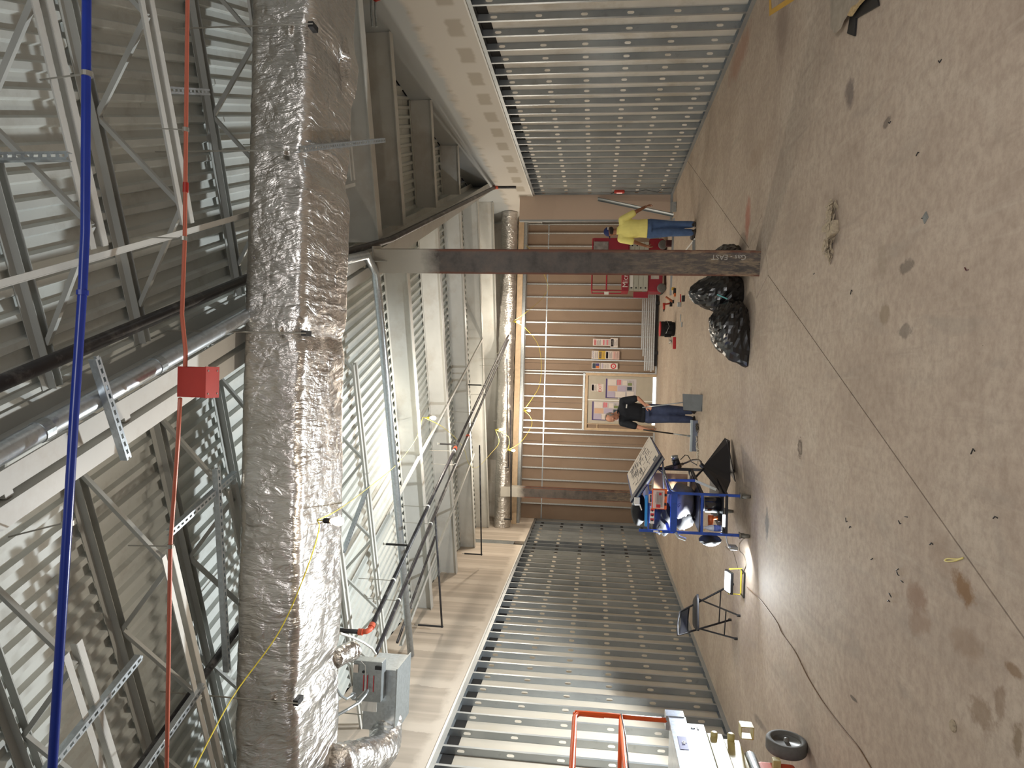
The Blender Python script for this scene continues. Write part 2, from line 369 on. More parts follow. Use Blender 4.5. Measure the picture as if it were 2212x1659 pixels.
# ------------------------------------------------------------------ roof deck (corrugated, flutes run with the girder)
def deck():
    mb = MB(); P = .152; prof = [(0, 0), (.042, 0), (.058, .038), (.136, .038), (.152, 0)]
    rect = room_rect(XL+.001, XR-.001, Y0, Y1)
    j0, j1 = -13.5, 7.5; k = int(j0/P)
    while k*P < j1:
        for a, b in zip(prof[:-1], prof[1:]):
            ja, jb = k*P+a[0], k*P+b[0]
            poly = clip(clip(rect, j2, jb), (-j2[0], -j2[1]), -ja)
            if len(poly) > 2:
                z = lambda p: HD + a[1] + (b[1]-a[1])*((p[0]*j2[0]+p[1]*j2[1])-ja)/(jb-ja)
                mb.add([(p[0], p[1], z(p)) for p in poly], [tuple(range(len(poly)))])
        k += 1
    return mb.build('ceiling', mDeck, fix=False)
ceiling = tag(deck(), 'white painted corrugated steel roof deck seen from below', kind='structure')
MB().bb(XL-.3, XR+.3, Y0, Y1+.3, HD+.05, HD+.10).build('roof_board', mDark, ceiling)

# ------------------------------------------------------------------ stud walls
def stud_mesh(sgn, name='stud', h=3.58, dep=.095, holes=True):
    # C shaped stud; web in plane y=0 facing the camera side, front flange at x=0, back flange at x=sgn*dep, both turned to +y
    mb = MB(); fl = .040; y = 0
    hz = [3.33-.605*i for i in range(6)] if holes else []
    hw, hh = .019, .045; zs = [0.]; prev = 0.
    for z in sorted(hz):
        za, zb = z-.08, z+.08; cx = sgn*dep/2
        mb.add([(0,y,prev),(sgn*dep,y,prev),(sgn*dep,y,za),(0,y,za)], [(0,1,2,3)])
        inn = [(cx+sgn*a*hw, y, z+b*hh) for a, b in ((-1,-.6),(-.5,-1),(.5,-1),(1,-.6),(1,.6),(.5,1),(-.5,1),(-1,.6))]
        out = [(0,y,z-.05),(sgn*dep*.25,y,za),(sgn*dep*.75,y,za),(sgn*dep,y,z-.05),(sgn*dep,y,z+.05),(sgn*dep*.75,y,zb),(sgn*dep*.25,y,zb),(0,y,z+.05)]
        mb.add(inn+out, [(i,(i+1)%8,8+(i+1)%8,8+i) for i in range(8)])
        for (p, q, c) in ((8,9,(0,y,za)),(10,11,(sgn*dep,y,za)),(12,13,(sgn*dep,y,zb)),(14,15,(0,y,zb))):
            mb.add([(inn+out)[p], (inn+out)[q], c], [(0,1,2)])
        prev = zb
    mb.add([(0,y,prev),(sgn*dep,y,prev),(sgn*dep,y,h),(0,y,h)], [(0,1,2,3)])
    for x, dx in ((0, sgn), (sgn*dep, -sgn)):
        mb.add([(x,y,0),(x,y+fl,0),(x,y+fl,h),(x,y,h)], [(0,1,2,3)])
        mb.add([(x,y+fl,0),(x+dx*.009,y+fl,0),(x+dx*.009,y+fl,h),(x,y+fl,h)], [(0,1,2,3)])
    return mb
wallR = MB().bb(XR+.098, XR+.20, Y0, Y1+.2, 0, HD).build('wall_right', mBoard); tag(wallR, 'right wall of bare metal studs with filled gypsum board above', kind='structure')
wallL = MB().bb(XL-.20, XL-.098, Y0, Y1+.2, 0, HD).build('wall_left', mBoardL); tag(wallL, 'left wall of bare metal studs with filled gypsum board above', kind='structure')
# dark slot where the back board stops short under the top track, track channels, stud field
for wall, X, sg in ((wallR, XR, 1), (wallL, XL, -1)):
    MB().bb(X+sg*.094, X+sg*.0975, Y0, Y1, 3.42, 3.58).build('board_gap', mDark, wall)
    yend = 18.25 if sg > 0 else Y1
    c = [(0,0),(0,.058),(.0012,.058),(.0012,.0012),(.0938,.0012),(.0938,.058),(.095,.058),(.095,0)]
    def track(z, up, nm):
        mb = MB()
        for i in range(len(c)):
            a, b = c[i], c[(i+1) % len(c)]
            mb.add([(X+sg*a[0], Y0, z+up*a[1]), (X+sg*b[0], Y0, z+up*b[1]), (X+sg*b[0], yend, z+up*b[1]), (X+sg*a[0], yend, z+up*a[1])], [(0,1,2,3)])
        mb.build(nm, mStud, wall)
    track(0.001, 1, 'bottom_track'); track(3.63, -1, 'top_track')
studR = stud_mesh(1).build('stud', mStud, wallR, fix=False); studR.location = (XR+.001, 9.23, .02)
ys = [9.23+.4145*i for i in range(-13, 22)] + [18.19]
for y in ys:
    if abs(y-9.23) > .01: inst(studR, 'stud', wallR, (XR+.001, y, .02))
studL = stud_mesh(-1).build('stud', mStud, wallL, fix=False); studL.location = (XL-.001, 9.83, .02)
ys = [9.83+.4165*i for i in range(-14, 20)] + [18.10, 18.46, 18.8, 19.21, 19.62, 20.03, 20.44, 20.85, 21.26]
for y in ys:
    if abs(y-9.83) > .01: inst(studL, 'stud', wallL, (XL-.001, y, .02))
MB().bb(XL-.094, XL-.0975, 17.9, 18.9, .05, 3.45).build('unlined_bay', mDark, wallL)
MB().bb(XL-.094, XL-.0975, 21.0, 21.6, .05, 3.45).build('unlined_bay', mDark, wallL)
# gypsum above the studs
MB().bb(XL-.0975, XL+.016, Y0, 18.12, 3.631, HD).build('gypsum_panel', mGypL, wallL)
MB().bb(XL-.0975, XL+.016, 18.52, Y1, 3.631, HD).build('gypsum_panel', mGypL, wallL)
MB().bb(XL-.0975, XL+.006, 18.12, 18.52, 3.90, HD).build('steel_strip', mGalv, wallL)
MB().bb(XL-.0975, XL-.06, 18.12, 18.52, 3.631, 3.90).build('wall_opening', mDark, wallL)
MB().bb(XR-.016, XR+.0975, Y0, Y1, 3.631, HD).build('gypsum_panel', mGypR, wallR)
MB().bb(XL+.016, XL+.022, Y0, 18.12, 3.631, 3.655).build('corner_bead', mWhite, wallL)
MB().bb(XR-.022, XR-.016, Y0, Y1, 3.631, 3.655).build('corner_bead', mWhite, wallR)
# short return wall at the end of the right stud run, then the bay behind
ret = MB().bb(4.10, XR+.0975, 18.27, 18.40, .0, 3.98).build('wall_return', mGypE); tag(ret, 'short pinkish filled gypsum return wall beside the tan sheathed bay', kind='structure')
MB().bb(4.10, XR, 18.245, 18.272, 0, .06).build('bottom_track', mStud, ret)
MB().bb(4.06, 4.10, 18.27, 18.40, 0, 3.98).build('end_stud', mStud, ret)
MB().bb(4.07, 4.10, 18.40, 18.44, 0, 3.98).build('end_stud', mStud, ret)
wallB = MB().bb(XL-.2, XR+.2, Y1, Y1+.2, 0, HD).build('wall_back', mBoard); tag(wallB, 'far wall of tan sheathing behind slim bright metal studs', kind='structure')
# tan sheathing boards, seam, studs
YB = 21.50
for i, x in enumerate(np.arange(XL+.02, XR-.1, 1.22)):
    x2 = min(x+1.213, XR-.01)
    for za, zb in ((.05, 3.42), (3.43, 4.10)):
        if za < 1 and x < .1 and x2 > -1.62:
            if x2 > .12: MB().bb(.12, x2, YB+.06, YB+.08, .05, 3.42).build('sheathing', mTan, wallB)
            if x < -1.66: MB().bb(x, -1.68, YB+.06, YB+.08, .05, 3.42).build('sheathing', mTan, wallB)
            MB().bb(max(x, -1.68), min(x2, .12), YB+.06, YB+.08, 2.16, 3.42).build('sheathing', mTan, wallB); continue
        MB().bb(x, x2, YB+.06, YB+.08, za, zb).build('sheathing', mTan, wallB)
MB().bb(XL+.02, XR-.02, YB+.054, YB+.06, 3.405, 3.44).build('seam_strip', mGalvB, wallB)
mStudB = galv_mat('bright_stud', (206,210,210), .34)
def slimstud(x, z0, z1):
    mb = MB(); mb.bb(x, x+.034, YB-.002, YB, z0, z1); mb.bb(x, x+.002, YB, YB+.055, z0, z1); mb.bb(x, x+.034, YB+.053, YB+.055, z0, z1)
    return mb.build('stud', mStudB, wallB)
for y in (479, 486, 505, 533, 588, 615, 643, 671, 698, 725, 751, 777, 803, 809):
    x = at(1200, y, 1, YB).x; slimstud(x, .05, 4.06)
for y in (832, 858, 884, 911): slimstud(at(1200, y, 1, YB).x, 2.24, 4.06)
for y in (929, 939, 964, 990, 1015, 1041, 1093): slimstud(at(1250, y, 1, YB).x, .05, 4.06)
MB().bb(XL, XR, YB-.004, YB+.06, 4.06, 4.12).build('top_track', mStudB, wallB)
MB().bb(.08, XR, YB-.004, YB+.06, .0, .05).build('bottom_track', mStudB, wallB); MB().bb(XL, -1.66, YB-.004, YB+.06, 0, .05).build('bottom_track', mStudB, wallB)
MB().bb(-1.66, .08, YB-.004, YB+.06, 2.17, 2.23).build('header_track', mStudB, wallB)
sof = MB().bb(XL+.02, XR-.02, 20.62, Y1, 4.12, 4.20).build('trim_1', mGypE); tag(sof, 'shallow gypsum soffit over the tan sheathed bay', kind='structure')
MB().bb(XL+.02, XR-.02, 20.58, 20.62, 4.10, 4.26).build('fascia', mWood, sof)
MB().bb(XL+.02, XR-.02, 20.75, 20.80, 4.02, 4.118).build('hanging_track', mGalv, sof)

# door
dr = MB()
for a in ((.02,.10),(-1.68,-1.60)): dr.bb(a[0], a[1], YB-.02, YB+.08, 0, 2.16)
dr.bb(-1.60, .02, YB-.02, YB+.08, 2.08, 2.16)
door = dr.build('door_1', mWood); tag(door, 'pair of beige doors in a raw wood frame covered with posted notices', kind='structure')
mDoor = M('door_paint', (180,172,156), .5, var=.04)
for x0, x1 in ((-.72, .015), (-1.46, -.74)): MB().bb(x0, x1, YB+.02, YB+.055, .10, 2.075).build('door_leaf', mDoor, door)
MB().bb(-.75, -.715, YB+.0, YB+.02, .10, 2.075).build('astragal', mWhite, door)
MB().bb(-1.60, -1.47, YB+.03, YB+.06, .02, 2.07).build('infill_board', mTan, door)
MB().bb(-1.49, -1.465, YB-.01, YB+.05, 0, 2.08).build('wood_post', mWood, door)
for z in (.55, 1.75): MB().bb(-1.60, -1.49, YB-.005, YB+.03, z, z+.03).build('wood_block', mWood, door)
mDay = M('daylight', (240,248,255), 1, var=0, emis=2.2)
MB().bb(-1.46, .015, YB+.09, YB+.10, .005, .11).build('daylight_gap', mDay, door)
MB().lathe([(.012,0),(.028,.005),(.03,.03),(.01,.05)], (-.80, YB+.01, 1.02), 12, 'y').build('door_handle', mGalvB, door, True)
MB().lathe([(.012,0),(.028,.005),(.03,.03),(.01,.05)], (-.66, YB+.01, 1.12), 12, 'y').build('door_handle', mGalvB, door, True)

# ------------------------------------------------------------------ papers and signs
mPaper = M('paper', (214,204,196), .6, var=.04, scale=20); mInk = M('ink', (70,66,78), .7, var=0)
mRedI = M('red_ink', (190,44,52), .6, var=0); mBlueI = M('blue_ink', (62,84,150), .6, var=0); mYelI = M('yellow_ink', (206,168,60), .6, var=0)
mPink = M('pink_ink', (208,120,128), .6, var=0); mPurp = M('purple_ink', (72,58,112), .6, var=0); mPeach = M('peach_paper', (204,168,142), .6, var=.05); mLil = M('lilac_paper', (176,166,186), .6, var=.05)
mGreenI = M('green_ink', (120,132,84), .6, var=0); mSlate = M('slate_ink', (46,60,74), .5, var=0); mOrI = M('orange_ink', (204,112,60), .6, var=0)
XD, ZD = (1,0,0), (0,0,1)
def sign(label, x0, x1, z0, z1, y, blocks, lines=(), paper=None, txt=(), cat='sign', group=None, name='sign'):
    t = thing(name, label, cat, ((x0+x1)/2, y, z0), 0, group); cx = (x0+x1)/2; Wd, Hh = x1-x0, z1-z0
    MB().bb(-Wd/2, Wd/2, 0, .003, 0, Hh).build('sheet', paper or mPaper, t)
    for (a, b, c, d, m) in blocks: MB().bb(-Wd/2+a*Wd, -Wd/2+b*Wd, -.002, 0, c*Hh, d*Hh).build('printed_panel', m, t)
    lb = MB()
    for (a, b, z) in lines: lb.bb(-Wd/2+a*Wd, -Wd/2+b*Wd, -.0015, 0, z*Hh-.0035, z*Hh+.0035)
    if lines: lb.build('printed_lines', mInk, t)
    for (s, fx, fz, size, m) in txt: text('lettering', s, size, m, t, (-Wd/2+fx*Wd, -.003, fz*Hh), XD, ZD)
    return t
L = lambda z0, z1, n, a=.1, b=.9: [(a, b-(.18 if i % 3 == 2 else 0), z0+(z1-z0)*i/(n-1)) for i in range(n)]
YS = YB-.008
def sx(y): return at(1300, y, 1, YS).x
def sz(x): return at(x, 765, 1, YS).z
# three columns of site safety notices between the studs
def col(ya, yb, xs, specs):
    for (xa, xb), sp in zip(xs, specs):
        sign(sp[0], sx(yb), sx(ya), sz(xb), sz(xa), YS, *sp[1:])
col(732, 747, [(1280,1299),(1299,1318)], [
 ('white notice with red header band, top of the right hand column of notices', [(.1,.9,.62,.86,mRedI)], L(.12,.52,6), None, [('DANGER',.5,.74,.045,mWhite)]),
 ('white notice with two pink bars and black symbols, middle of right hand column', [(.12,.88,.68,.86,mPink),(.12,.88,.26,.44,mPink)], L(.08,.2,2)+L(.5,.62,2), None, [])])
col(730, 750, [(1318,1334)], [('white danger notice with framed pink bar, bottom of right hand column', [(.1,.9,.58,.94,mInk),(.16,.84,.62,.90,mPink)], L(.1,.5,4,.2,.8), None, [('DANGER',.5,.76,.035,mPaper)])])
col(758, 776, [(1278,1293),(1293,1308),(1308,1323),(1323,1338)], [
 ('white notice headed NOTICE in blue, top of the middle column', [], L(.1,.5,4), None, [('NOTICE',.5,.76,.062,mBlueI)]),
 ('yellow caution notice in the middle column of notices', [(.1,.9,.60,.92,mInk)], L(.1,.5,4), mYelI, [('CAUTION',.5,.76,.046,mYelI)]),
 ('white notice with small pink framed header in the middle column', [(.1,.9,.62,.92,mInk),(.16,.84,.67,.87,mPink)], L(.1,.5,5), None, []),
 ('pale pink notice with faded red print, lowest of the middle column', [(.1,.9,.74,.80,mPink)], L(.15,.6,4), M('pale_pink', (208,178,166), .6, var=.03), [])])
col(784, 797, [(1279,1297),(1298,1316),(1316,1335)], [
 ('notice printed with dark and orange picture squares, top of left hand column', [(.08,.92,.52,.92,mSlate),(.08,.5,.1,.5,mOrI),(.5,.92,.1,.5,mPurp)], [], None, []),
 ('white notice with purple header and slanted text, middle of left hand column', [(.08,.92,.72,.88,mLil)], L(.1,.62,5), None, []),
 ('white notice with a round red emblem, lowest of the left hand column', [], [], None, [])])
em = MB().lathe([(.05,-.0005),(.085,-.0005),(.085,.001),(.05,.001)], (0,-.002,.13), 24, 'y')
o_ = [o for o in COL.objects if o.get('label', '').startswith('white notice with a round red')][0]
em.build('round_emblem', mRedI, o_)
MB().lathe([(.001,-.001),(.05,-.001),(.05,.001),(.001,.001)], (0,-.003,.13), 20, 'y').build('emblem_centre', mPaper, o_); MB().lathe([(.001,-.001),(.018,-.001),(.018,.001),(.001,.001)], (0,-.005,.13), 12, 'y').build('emblem_dot', mRedI, o_)
# door notices
YD = YB+.0172
sign('white EXIT sign in red letters on the right hand door leaf', -.47, -.24, 1.60, 1.80, YD, [], [], None, [('EXIT',.5,.5,.125,mRedI)])
sign('small white notice with black framed pink bar above the EXIT sign', -.47, -.24, 1.815, 1.97, YD, [(.08,.92,.50,.92,mInk),(.16,.84,.58,.84,mPink)], L(.1,.4,3), None, [])
pb = [(0,1,.95,1,mPurp),(.0,.04,.3,.95,mPurp),(.66,.96,.66,.93,mPaper),(.68,.96,.58,.63,mPink),(.70,.95,.50,.57,mPink),(.36,.64,.62,.92,mPeach),(.04,.34,.70,.93,mLil),(.04,.34,.36,.68,mPaper),(.36,.64,.34,.60,mLil),(.42,.60,.14,.30,mSlate),(.68,.92,.30,.46,mPaper),(.66,.80,.14,.28,mGreenI),(.08,.36,.08,.30,mPaper)]
pl = [(.06+.31*(i % 3), .30+.31*(i % 3), .10+.045*(i//3)) for i in range(54)]
mLam = M('laminated_poster', (196,190,192), .12, var=.03, spec=.9)
sign('laminated labour law poster board on the right hand door leaf', -.665, -.065, .60, 1.53, YD, pb, pl, mLam, cat='poster', name='poster')
sign('laminated labour law poster board on the left hand door leaf', -1.36, -.78, 1.0, 1.93, YD, pb, pl, mLam, cat='poster', name='poster')

# ------------------------------------------------------------------ girder line, column
def wprof(d, b, tf, tw): return [(-b/2,0),(b/2,0),(b/2,tf),(tw/2,tf),(tw/2,d-tf),(b/2,d-tf),(b/2,d),(-b/2,d),(-b/2,d-tf),(-tw/2,d-tf),(-tw/2,tf),(-b/2,tf)]
GJ = -1.66; GZ = 4.64
gt = thing('truss_girder', 'white trussed steel girder running overhead to the central column', 'girder', tuple(sj(3, GJ, GZ)))
def local(t, mb): 
    o = t.location; mb.v = [(v[0]-o.x, v[1]-o.y, v[2]-o.z) for v in mb.v]; return mb
def put(t, mb, name, mat, **kw): return local(t, mb).build(name, mat, t, **kw)
for dj in (-.082, .082):
    mb = MB(); mb.beam(sj(-4.8, GJ+dj, GZ+.006), sj(8.35, GJ+dj, GZ+.006), .11, .012); mb.beam(sj(-4.8, GJ+dj*.36, GZ+.055), sj(8.35, GJ+dj*.36, GZ+.055), .010, .11)
    put(gt, mb, 'bottom_chord', mSteel)
    mb = MB(); mb.beam(sj(-4.8, GJ+dj, HD-.008), sj(8.6, GJ+dj, HD-.008), .12, .012); mb.beam(sj(-4.8, GJ+dj*.36, HD-.07), sj(8.6, GJ+dj*.36, HD-.07), .010, .12)
    put(gt, mb, 'top_chord', mSteelG)
s = -4.6; k = 0
while s < 8.0:
    put(gt, MB().beam(sj(s, GJ, GZ+.08 if k % 2 == 0 else HD-.10), sj(s+.45, GJ, HD-.10 if k % 2 == 0 else GZ+.08), .038, .05), 'web_bar', mSteelG)
    if k % 2 == 1: put(gt, MB().beam(sj(s+.45, GJ, GZ+.02), sj(s+.45, GJ, HD-.05), .05, .03, J), 'web_post', mSteel)
    s += .45; k += 1
gb = thing('girder_beam', 'white wide flange girder running from the central column to the far right wall', 'girder', tuple(sj(8.3, GJ, GZ)))
jr = (XR+.1)/1
send = (XR + .05 - J.x*GJ)/G.x
put(gb, MB().prof(sj(8.62, GJ, GZ), sj(send, GJ, GZ), wprof(.45, .22, .016, .012)), 'beam_section', mSteel)
put(gb, MB().beam(sj(8.62, GJ, HD-.06), sj(send, GJ, HD-.06), .14, .06), 'top_plate', mSteelG)
col_ = thing('steel_column', 'rusty brown wide flange steel column standing in the middle of the floor', 'column', (1.385, 8.46, 0))
cr = empty('shaft'); 
mb = MB(); wd, wb, tf, tw = .30, .29, .018, .013    # flanges parallel to the image plane of the girder line
pf = [(-wb/2,-wd/2),(wb/2,-wd/2),(wb/2,-wd/2+tf),(tw/2,-wd/2+tf),(tw/2,wd/2-tf),(wb/2,wd/2-tf),(wb/2,wd/2),(-wb/2,wd/2),(-wb/2,wd/2-tf),(-tw/2,wd/2-tf),(-tw/2,-wd/2+tf),(-wb/2,-wd/2+tf)]
bpy.data.objects.remove(cr)
sh = MB().prof((0,0,0), (0,0,GZ), [(x, y) for x, y in pf], side=(0,1,0)).build('shaft', mRust, col_)
sh.rotation_euler.z = -radians(12)
for n_, zc in (('cap_plate', GZ-.008),):
    o = MB().box((0,0,zc), (.36,.34,.016)).build(n_, mSteel, col_); o.rotation_euler.z = -radians(12)
mb = MB().poly([(-.006,-.13,GZ-.02),(-.006,-.13,GZ-.2),(-.006,-.33,GZ-.02)], .012, (1,0,0)); o = mb.build('stiffener', mSteelG, col_); o.rotation_euler.z = -radians(12)
mChalk = M('chalk', (176,172,164), .9, var=.1)
rz = radians(-12); fx = Vector((cos(rz), sin(rz), 0)); fn = Vector((sin(rz), -cos(rz), 0))
p = fn*.1515 + fx*(.075); text('chalk_lettering', 'Gas - EAST', .085, mChalk, col_, (p.x, p.y, .36), (0,0,1), (-fx.x,-fx.y,0), th=.0004)
fc = thing('steel_column', 'far rusty brown steel column standing before the tan sheathing', 'column', (-3.42, 20.0, 0))
MB().prof((0,0,0), (0,0,4.5), [(a, b) for a, b in pf], side=(0,1,0)).build('shaft', mRust, fc)

# ------------------------------------------------------------------ open web joists
def joist(name, label, s, ja, jb, group, end=None, stub=0, zb=4.68):
    # ja = end seated on the girder, jb = far end; bottom chord stops short of the girder
    sg = 1 if jb > ja else -1
    t = thing(name, label, 'joist', tuple(sj(s, ja, zb)), 0, group)
    bs = ja + sg*.86
    for d in (-.030, .030):
        mb = MB(); mb.beam(sj(s+d, bs, zb), sj(s+d, jb, zb), .004, .042); mb.beam(sj(s+d*1.75, bs, zb-.02), sj(s+d*1.75, jb, zb-.02), .042, .004)
        put(t, mb, 'bottom_chord', mSteel)
        mb = MB(); mb.beam(sj(s+d, ja, HD-.03), sj(s+d, jb, HD-.03), .004, .055); mb.beam(sj(s+d*1.8, ja, HD-.004), sj(s+d*1.8, jb, HD-.004), .05, .004)
        put(t, mb, 'top_chord', mSteelG)
    a = sj(s, ja+sg*.28, HD-.05); n = 0; jp = bs+sg*.12
    put(t, MB().beam(a, sj(s, jp, zb), .03, .03), 'web_bar', mSteelG)
    while abs(jp+sg*1.15-ja) < abs(jb-ja):
        put(t, MB().beam(sj(s, jp, zb), sj(s, jp+sg*.575, HD-.04), .030, .030), 'web_bar', mSteelG)
        put(t, MB().beam(sj(s, jp+sg*.575, HD-.04), sj(s, jp+sg*1.15, zb), .026, .034), 'web_bar', mSteelG)
        jp += sg*1.15
    return t
def j_at_wall(s, X): return (X - G.x*s)/J.x
ORD = ['nearest the camera','second from the camera','third from the camera','fourth from the camera','fifth from the camera','sixth from the camera','seventh from the camera']
for i, s in enumerate((2.70, 3.60, 4.50, 5.96, 7.88)):
    joist('open_web_joist', 'white open web roof joist right of the girder, '+ORD[i], s, GJ+.15, j_at_wall(s, XR-.03), 'open web joists right of the girder')
for i, s in enumerate((1.79, 2.68, 3.58, 4.45, 5.33, 6.30, 7.35)):
    joist('open_web_joist', 'white open web roof joist left of the girder, '+ORD[i], s, GJ-.15, j_at_wall(s, XL+.03), 'open web joists left of the girder')
s = 8.83; t = thing('roof_beam', 'off white solid roof beam meeting the girder at the column, running right', 'beam', tuple(sj(s, GJ+.15, 4.70)))
put(t, MB().prof(sj(s, GJ+.15, 4.70), sj(s, j_at_wall(s, XR-.02), 4.70), wprof(HD-4.70, .17, .012, .01)), 'beam_section', mSteel)
# solid beams beyond the column
BZ = 4.82
for i, s in enumerate((10.45, 12.68, 14.90, 17.10)):
    o_ = ['first','second','third','fourth'][i]
    for sgn, X, nm in ((1, XR-.02, 'right'), (-1, XL+.02, 'left')):
        je = j_at_wall(s, X); js = GJ + sgn*.13
        if sgn*(je-js) < .3: continue
        t = thing('roof_beam', 'off white solid steel roof beam %s of the girder, %s beyond the column' % (nm, o_), 'beam', tuple(sj(s, js, BZ)), 0, 'solid roof beams '+nm+' of the girder')
        put(t, MB().prof(sj(s, js, BZ), sj(s, je, BZ), wprof(HD-BZ, .15, .011, .009)), 'beam_section', mSteel)
s = 19.3; je = j_at_wall(s, XL+.02); jr_ = j_at_wall(s, XR-.02)
t = thing('roof_beam', 'off white steel roof beam farthest away over the tan bay', 'beam', tuple(sj(s, je, 4.7)), 0, 'solid roof beams left of the girder')
put(t, MB().prof(sj(s, je, 4.78), sj(s, jr_, 4.78), wprof(HD-4.78, .15, .011, .009)), 'beam_section', mSteel)
# bridging angles under the beams, parallel to the girder
for jb, sa, sb, lb in ((-5.42, 8.5, 17.1, 'off white bridging angle under the roof beams beside the black pipes'), (-7.85, 8.5, 15.2, 'off white bridging angle under the roof beams near the left wall')):
    t = thing('bridging_angle', lb, 'brace', tuple(sj(sa, jb, BZ)))
    mb = MB(); mb.beam(sj(sa, jb, BZ-.012), sj(sb, jb, BZ-.012), .06, .006); mb.beam(sj(sa, jb-.028, BZ+.02), sj(sb, jb-.028, BZ+.02), .006, .05); put(t, mb, 'angle', mSteel)
t = thing('bridging_angle', 'white bridging angle crossing the near joists right of the girder', 'brace', tuple(sj(2.4, -.68, 4.64)))
mb = MB(); mb.beam(sj(2.4, -.69, 4.648), sj(7.9, -.69, 4.648), .034, .005); mb.beam(sj(2.4, -.71, 4.66), sj(7.9, -.71, 4.66), .005, .030); put(t, mb, 'angle', mSteel)
# inclined braces at the wall end of the roof beams
for i, (s0, j0, s1, j1) in enumerate(((12.68, -7.0, 14.90, -7.9),)):
    pass

# ------------------------------------------------------------------ perforated channel
def strut(name, label, a, b, parent=None, side=Z3, wd=.041, cat='strut', hole_axis='h', pitch=.05, group=None):
    a, b = Vector(a), Vector(b); t = thing(name, label, cat, tuple(a), 0, group) if parent is None else parent
    L_ = (b-a).length; d = (b-a)/L_; mb = MB(); _, _, _, n, u = mb.frame(a, b, side)
    h = wd/2; n_ = int(L_/pitch); q = MB()
    # back plate as a ladder: solid rails with rungs leaves true slots
    q.beam(a-u*h+n*(h*.70), b-u*h+n*(h*.70), h*.60, .003, u); q.beam(a-u*h-n*(h*.70), b-u*h-n*(h*.70), h*.60, .003, u)
    for i in range(n_+1):
        c = a + d*min(L_, (i*pitch)); q.beam(c-u*h-d*.011, c-u*h+d*.011, h*.9, .003, u)
    q.beam(a+n*h, b+n*h, .003, wd, u); q.beam(a-n*h, b-n*h, .003, wd, u)
    if parent is None: put(t, q, 'channel', mGalvB)
    else: put(parent, q, 'channel', mGalvB)
    return t
# ------------------------------------------------------------------ foil wrapped ducts
def wob(x, seed, k=6):
    r = random.Random(seed); v = 0
    for i in range(k):
        f = .8*1.75**i; v += math.sin(x*f+r.uniform(0, 6.28))*.6**i
    return v*.5
from mathutils import noise as mn
def wrapped(path, section, mat, amp=.012, freq=5., n_len=200, name='wrap', parent=None, seed=0):
    # sweep a closed section (list of (n,u)) along path points and crumple the surface
    P_ = [Vector(p) for p in path]; seg = [(P_[i+1]-P_[i]).length for i in range(len(P_)-1)]; T = sum(seg)
    vs = []; m = len(section)
    for i in range(n_len+1):
        d = T*i/n_len; k = 0
        while k < len(seg)-1 and d > seg[k]: d -= seg[k]; k += 1
        c = P_[k] + (P_[k+1]-P_[k])*(d/seg[k]); t = (P_[k+1]-P_[k]).normalized()
        if len(P_) > 2:      # smooth tangent
            e = .12*T; dd = T*i/n_len
            def pt(q):
                q = max(0, min(T, q)); kk = 0
                while kk < len(seg)-1 and q > seg[kk]: q -= seg[kk]; kk += 1
                return P_[kk] + (P_[kk+1]-P_[kk])*(q/seg[kk])
            c = (pt(dd-e*.5)+pt(dd)+pt(dd+e*.5))/3 if 0 < i < n_len else c; t = (pt(dd+e)-pt(dd-e)).normalized()
        n = t.cross(Z3).normalized() if abs(t.z) < .97 else Vector((1,0,0)); u = n.cross(t).normalized()
        for (a, b) in section:
            o = n*a+u*b; p = c+o; q = p*freq + Vector((seed, 0, 0))
            h = mn.noise(q)*1.0 + abs(mn.noise(q*2.3))*.8 - abs(mn.noise(q*5.1))*.5 + mn.noise(q*9)*.2
            vs.append(p + o.normalized()*(h*amp))
    fs = [(i*m+k, i*m+(k+1)%m, (i+1)*m+(k+1)%m, (i+1)*m+k) for i in range(n_len) for k in range(m)]
    fs += [tuple(range(m-1,-1,-1)), tuple(range(n_len*m, (n_len+1)*m))]
    mb = MB(); mb.v = [tuple(v) for v in vs]; mb.f = fs
    return mb
def rrect(w_, h_, r, n=8, e=10):
    out = []
    for cx, cy, a0 in ((w_/2-r, h_/2-r, 0), (-w_/2+r, h_/2-r, 90), (-w_/2+r, -h_/2+r, 180), (w_/2-r, -h_/2+r, 270)):
        out += [(cx+r*cos(radians(a0+90*k/n)), cy+r*sin(radians(a0+90*k/n))) for k in range(n+1)]
    res = []
    for i in range(len(out)):
        a, b = out[i], out[(i+1) % len(out)]; L_ = math.dist(a, b); k = max(1, int(L_/.03))
        res += [(a[0]+(b[0]-a[0])*q/k, a[1]+(b[1]-a[1])*q/k) for q in range(k)]
    return res
def circ(r, n=28): return [(r*cos(2*pi*k/n), r*sin(2*pi*k/n)) for k in range(n)]
DY, DZ, DW, DH = 5.50, 4.325, .95, .50
duct = thing('foil_wrapped_duct', 'huge crumpled silver foil wrapped duct crossing the whole room overhead', 'duct', (0, DY, DZ))
mb = wrapped([(XL+.03, DY-.02, DZ), (XR-.03, DY+.03, DZ+.0)], rrect(DW, DH, .08), mFoil, .013, 3.0, 760)
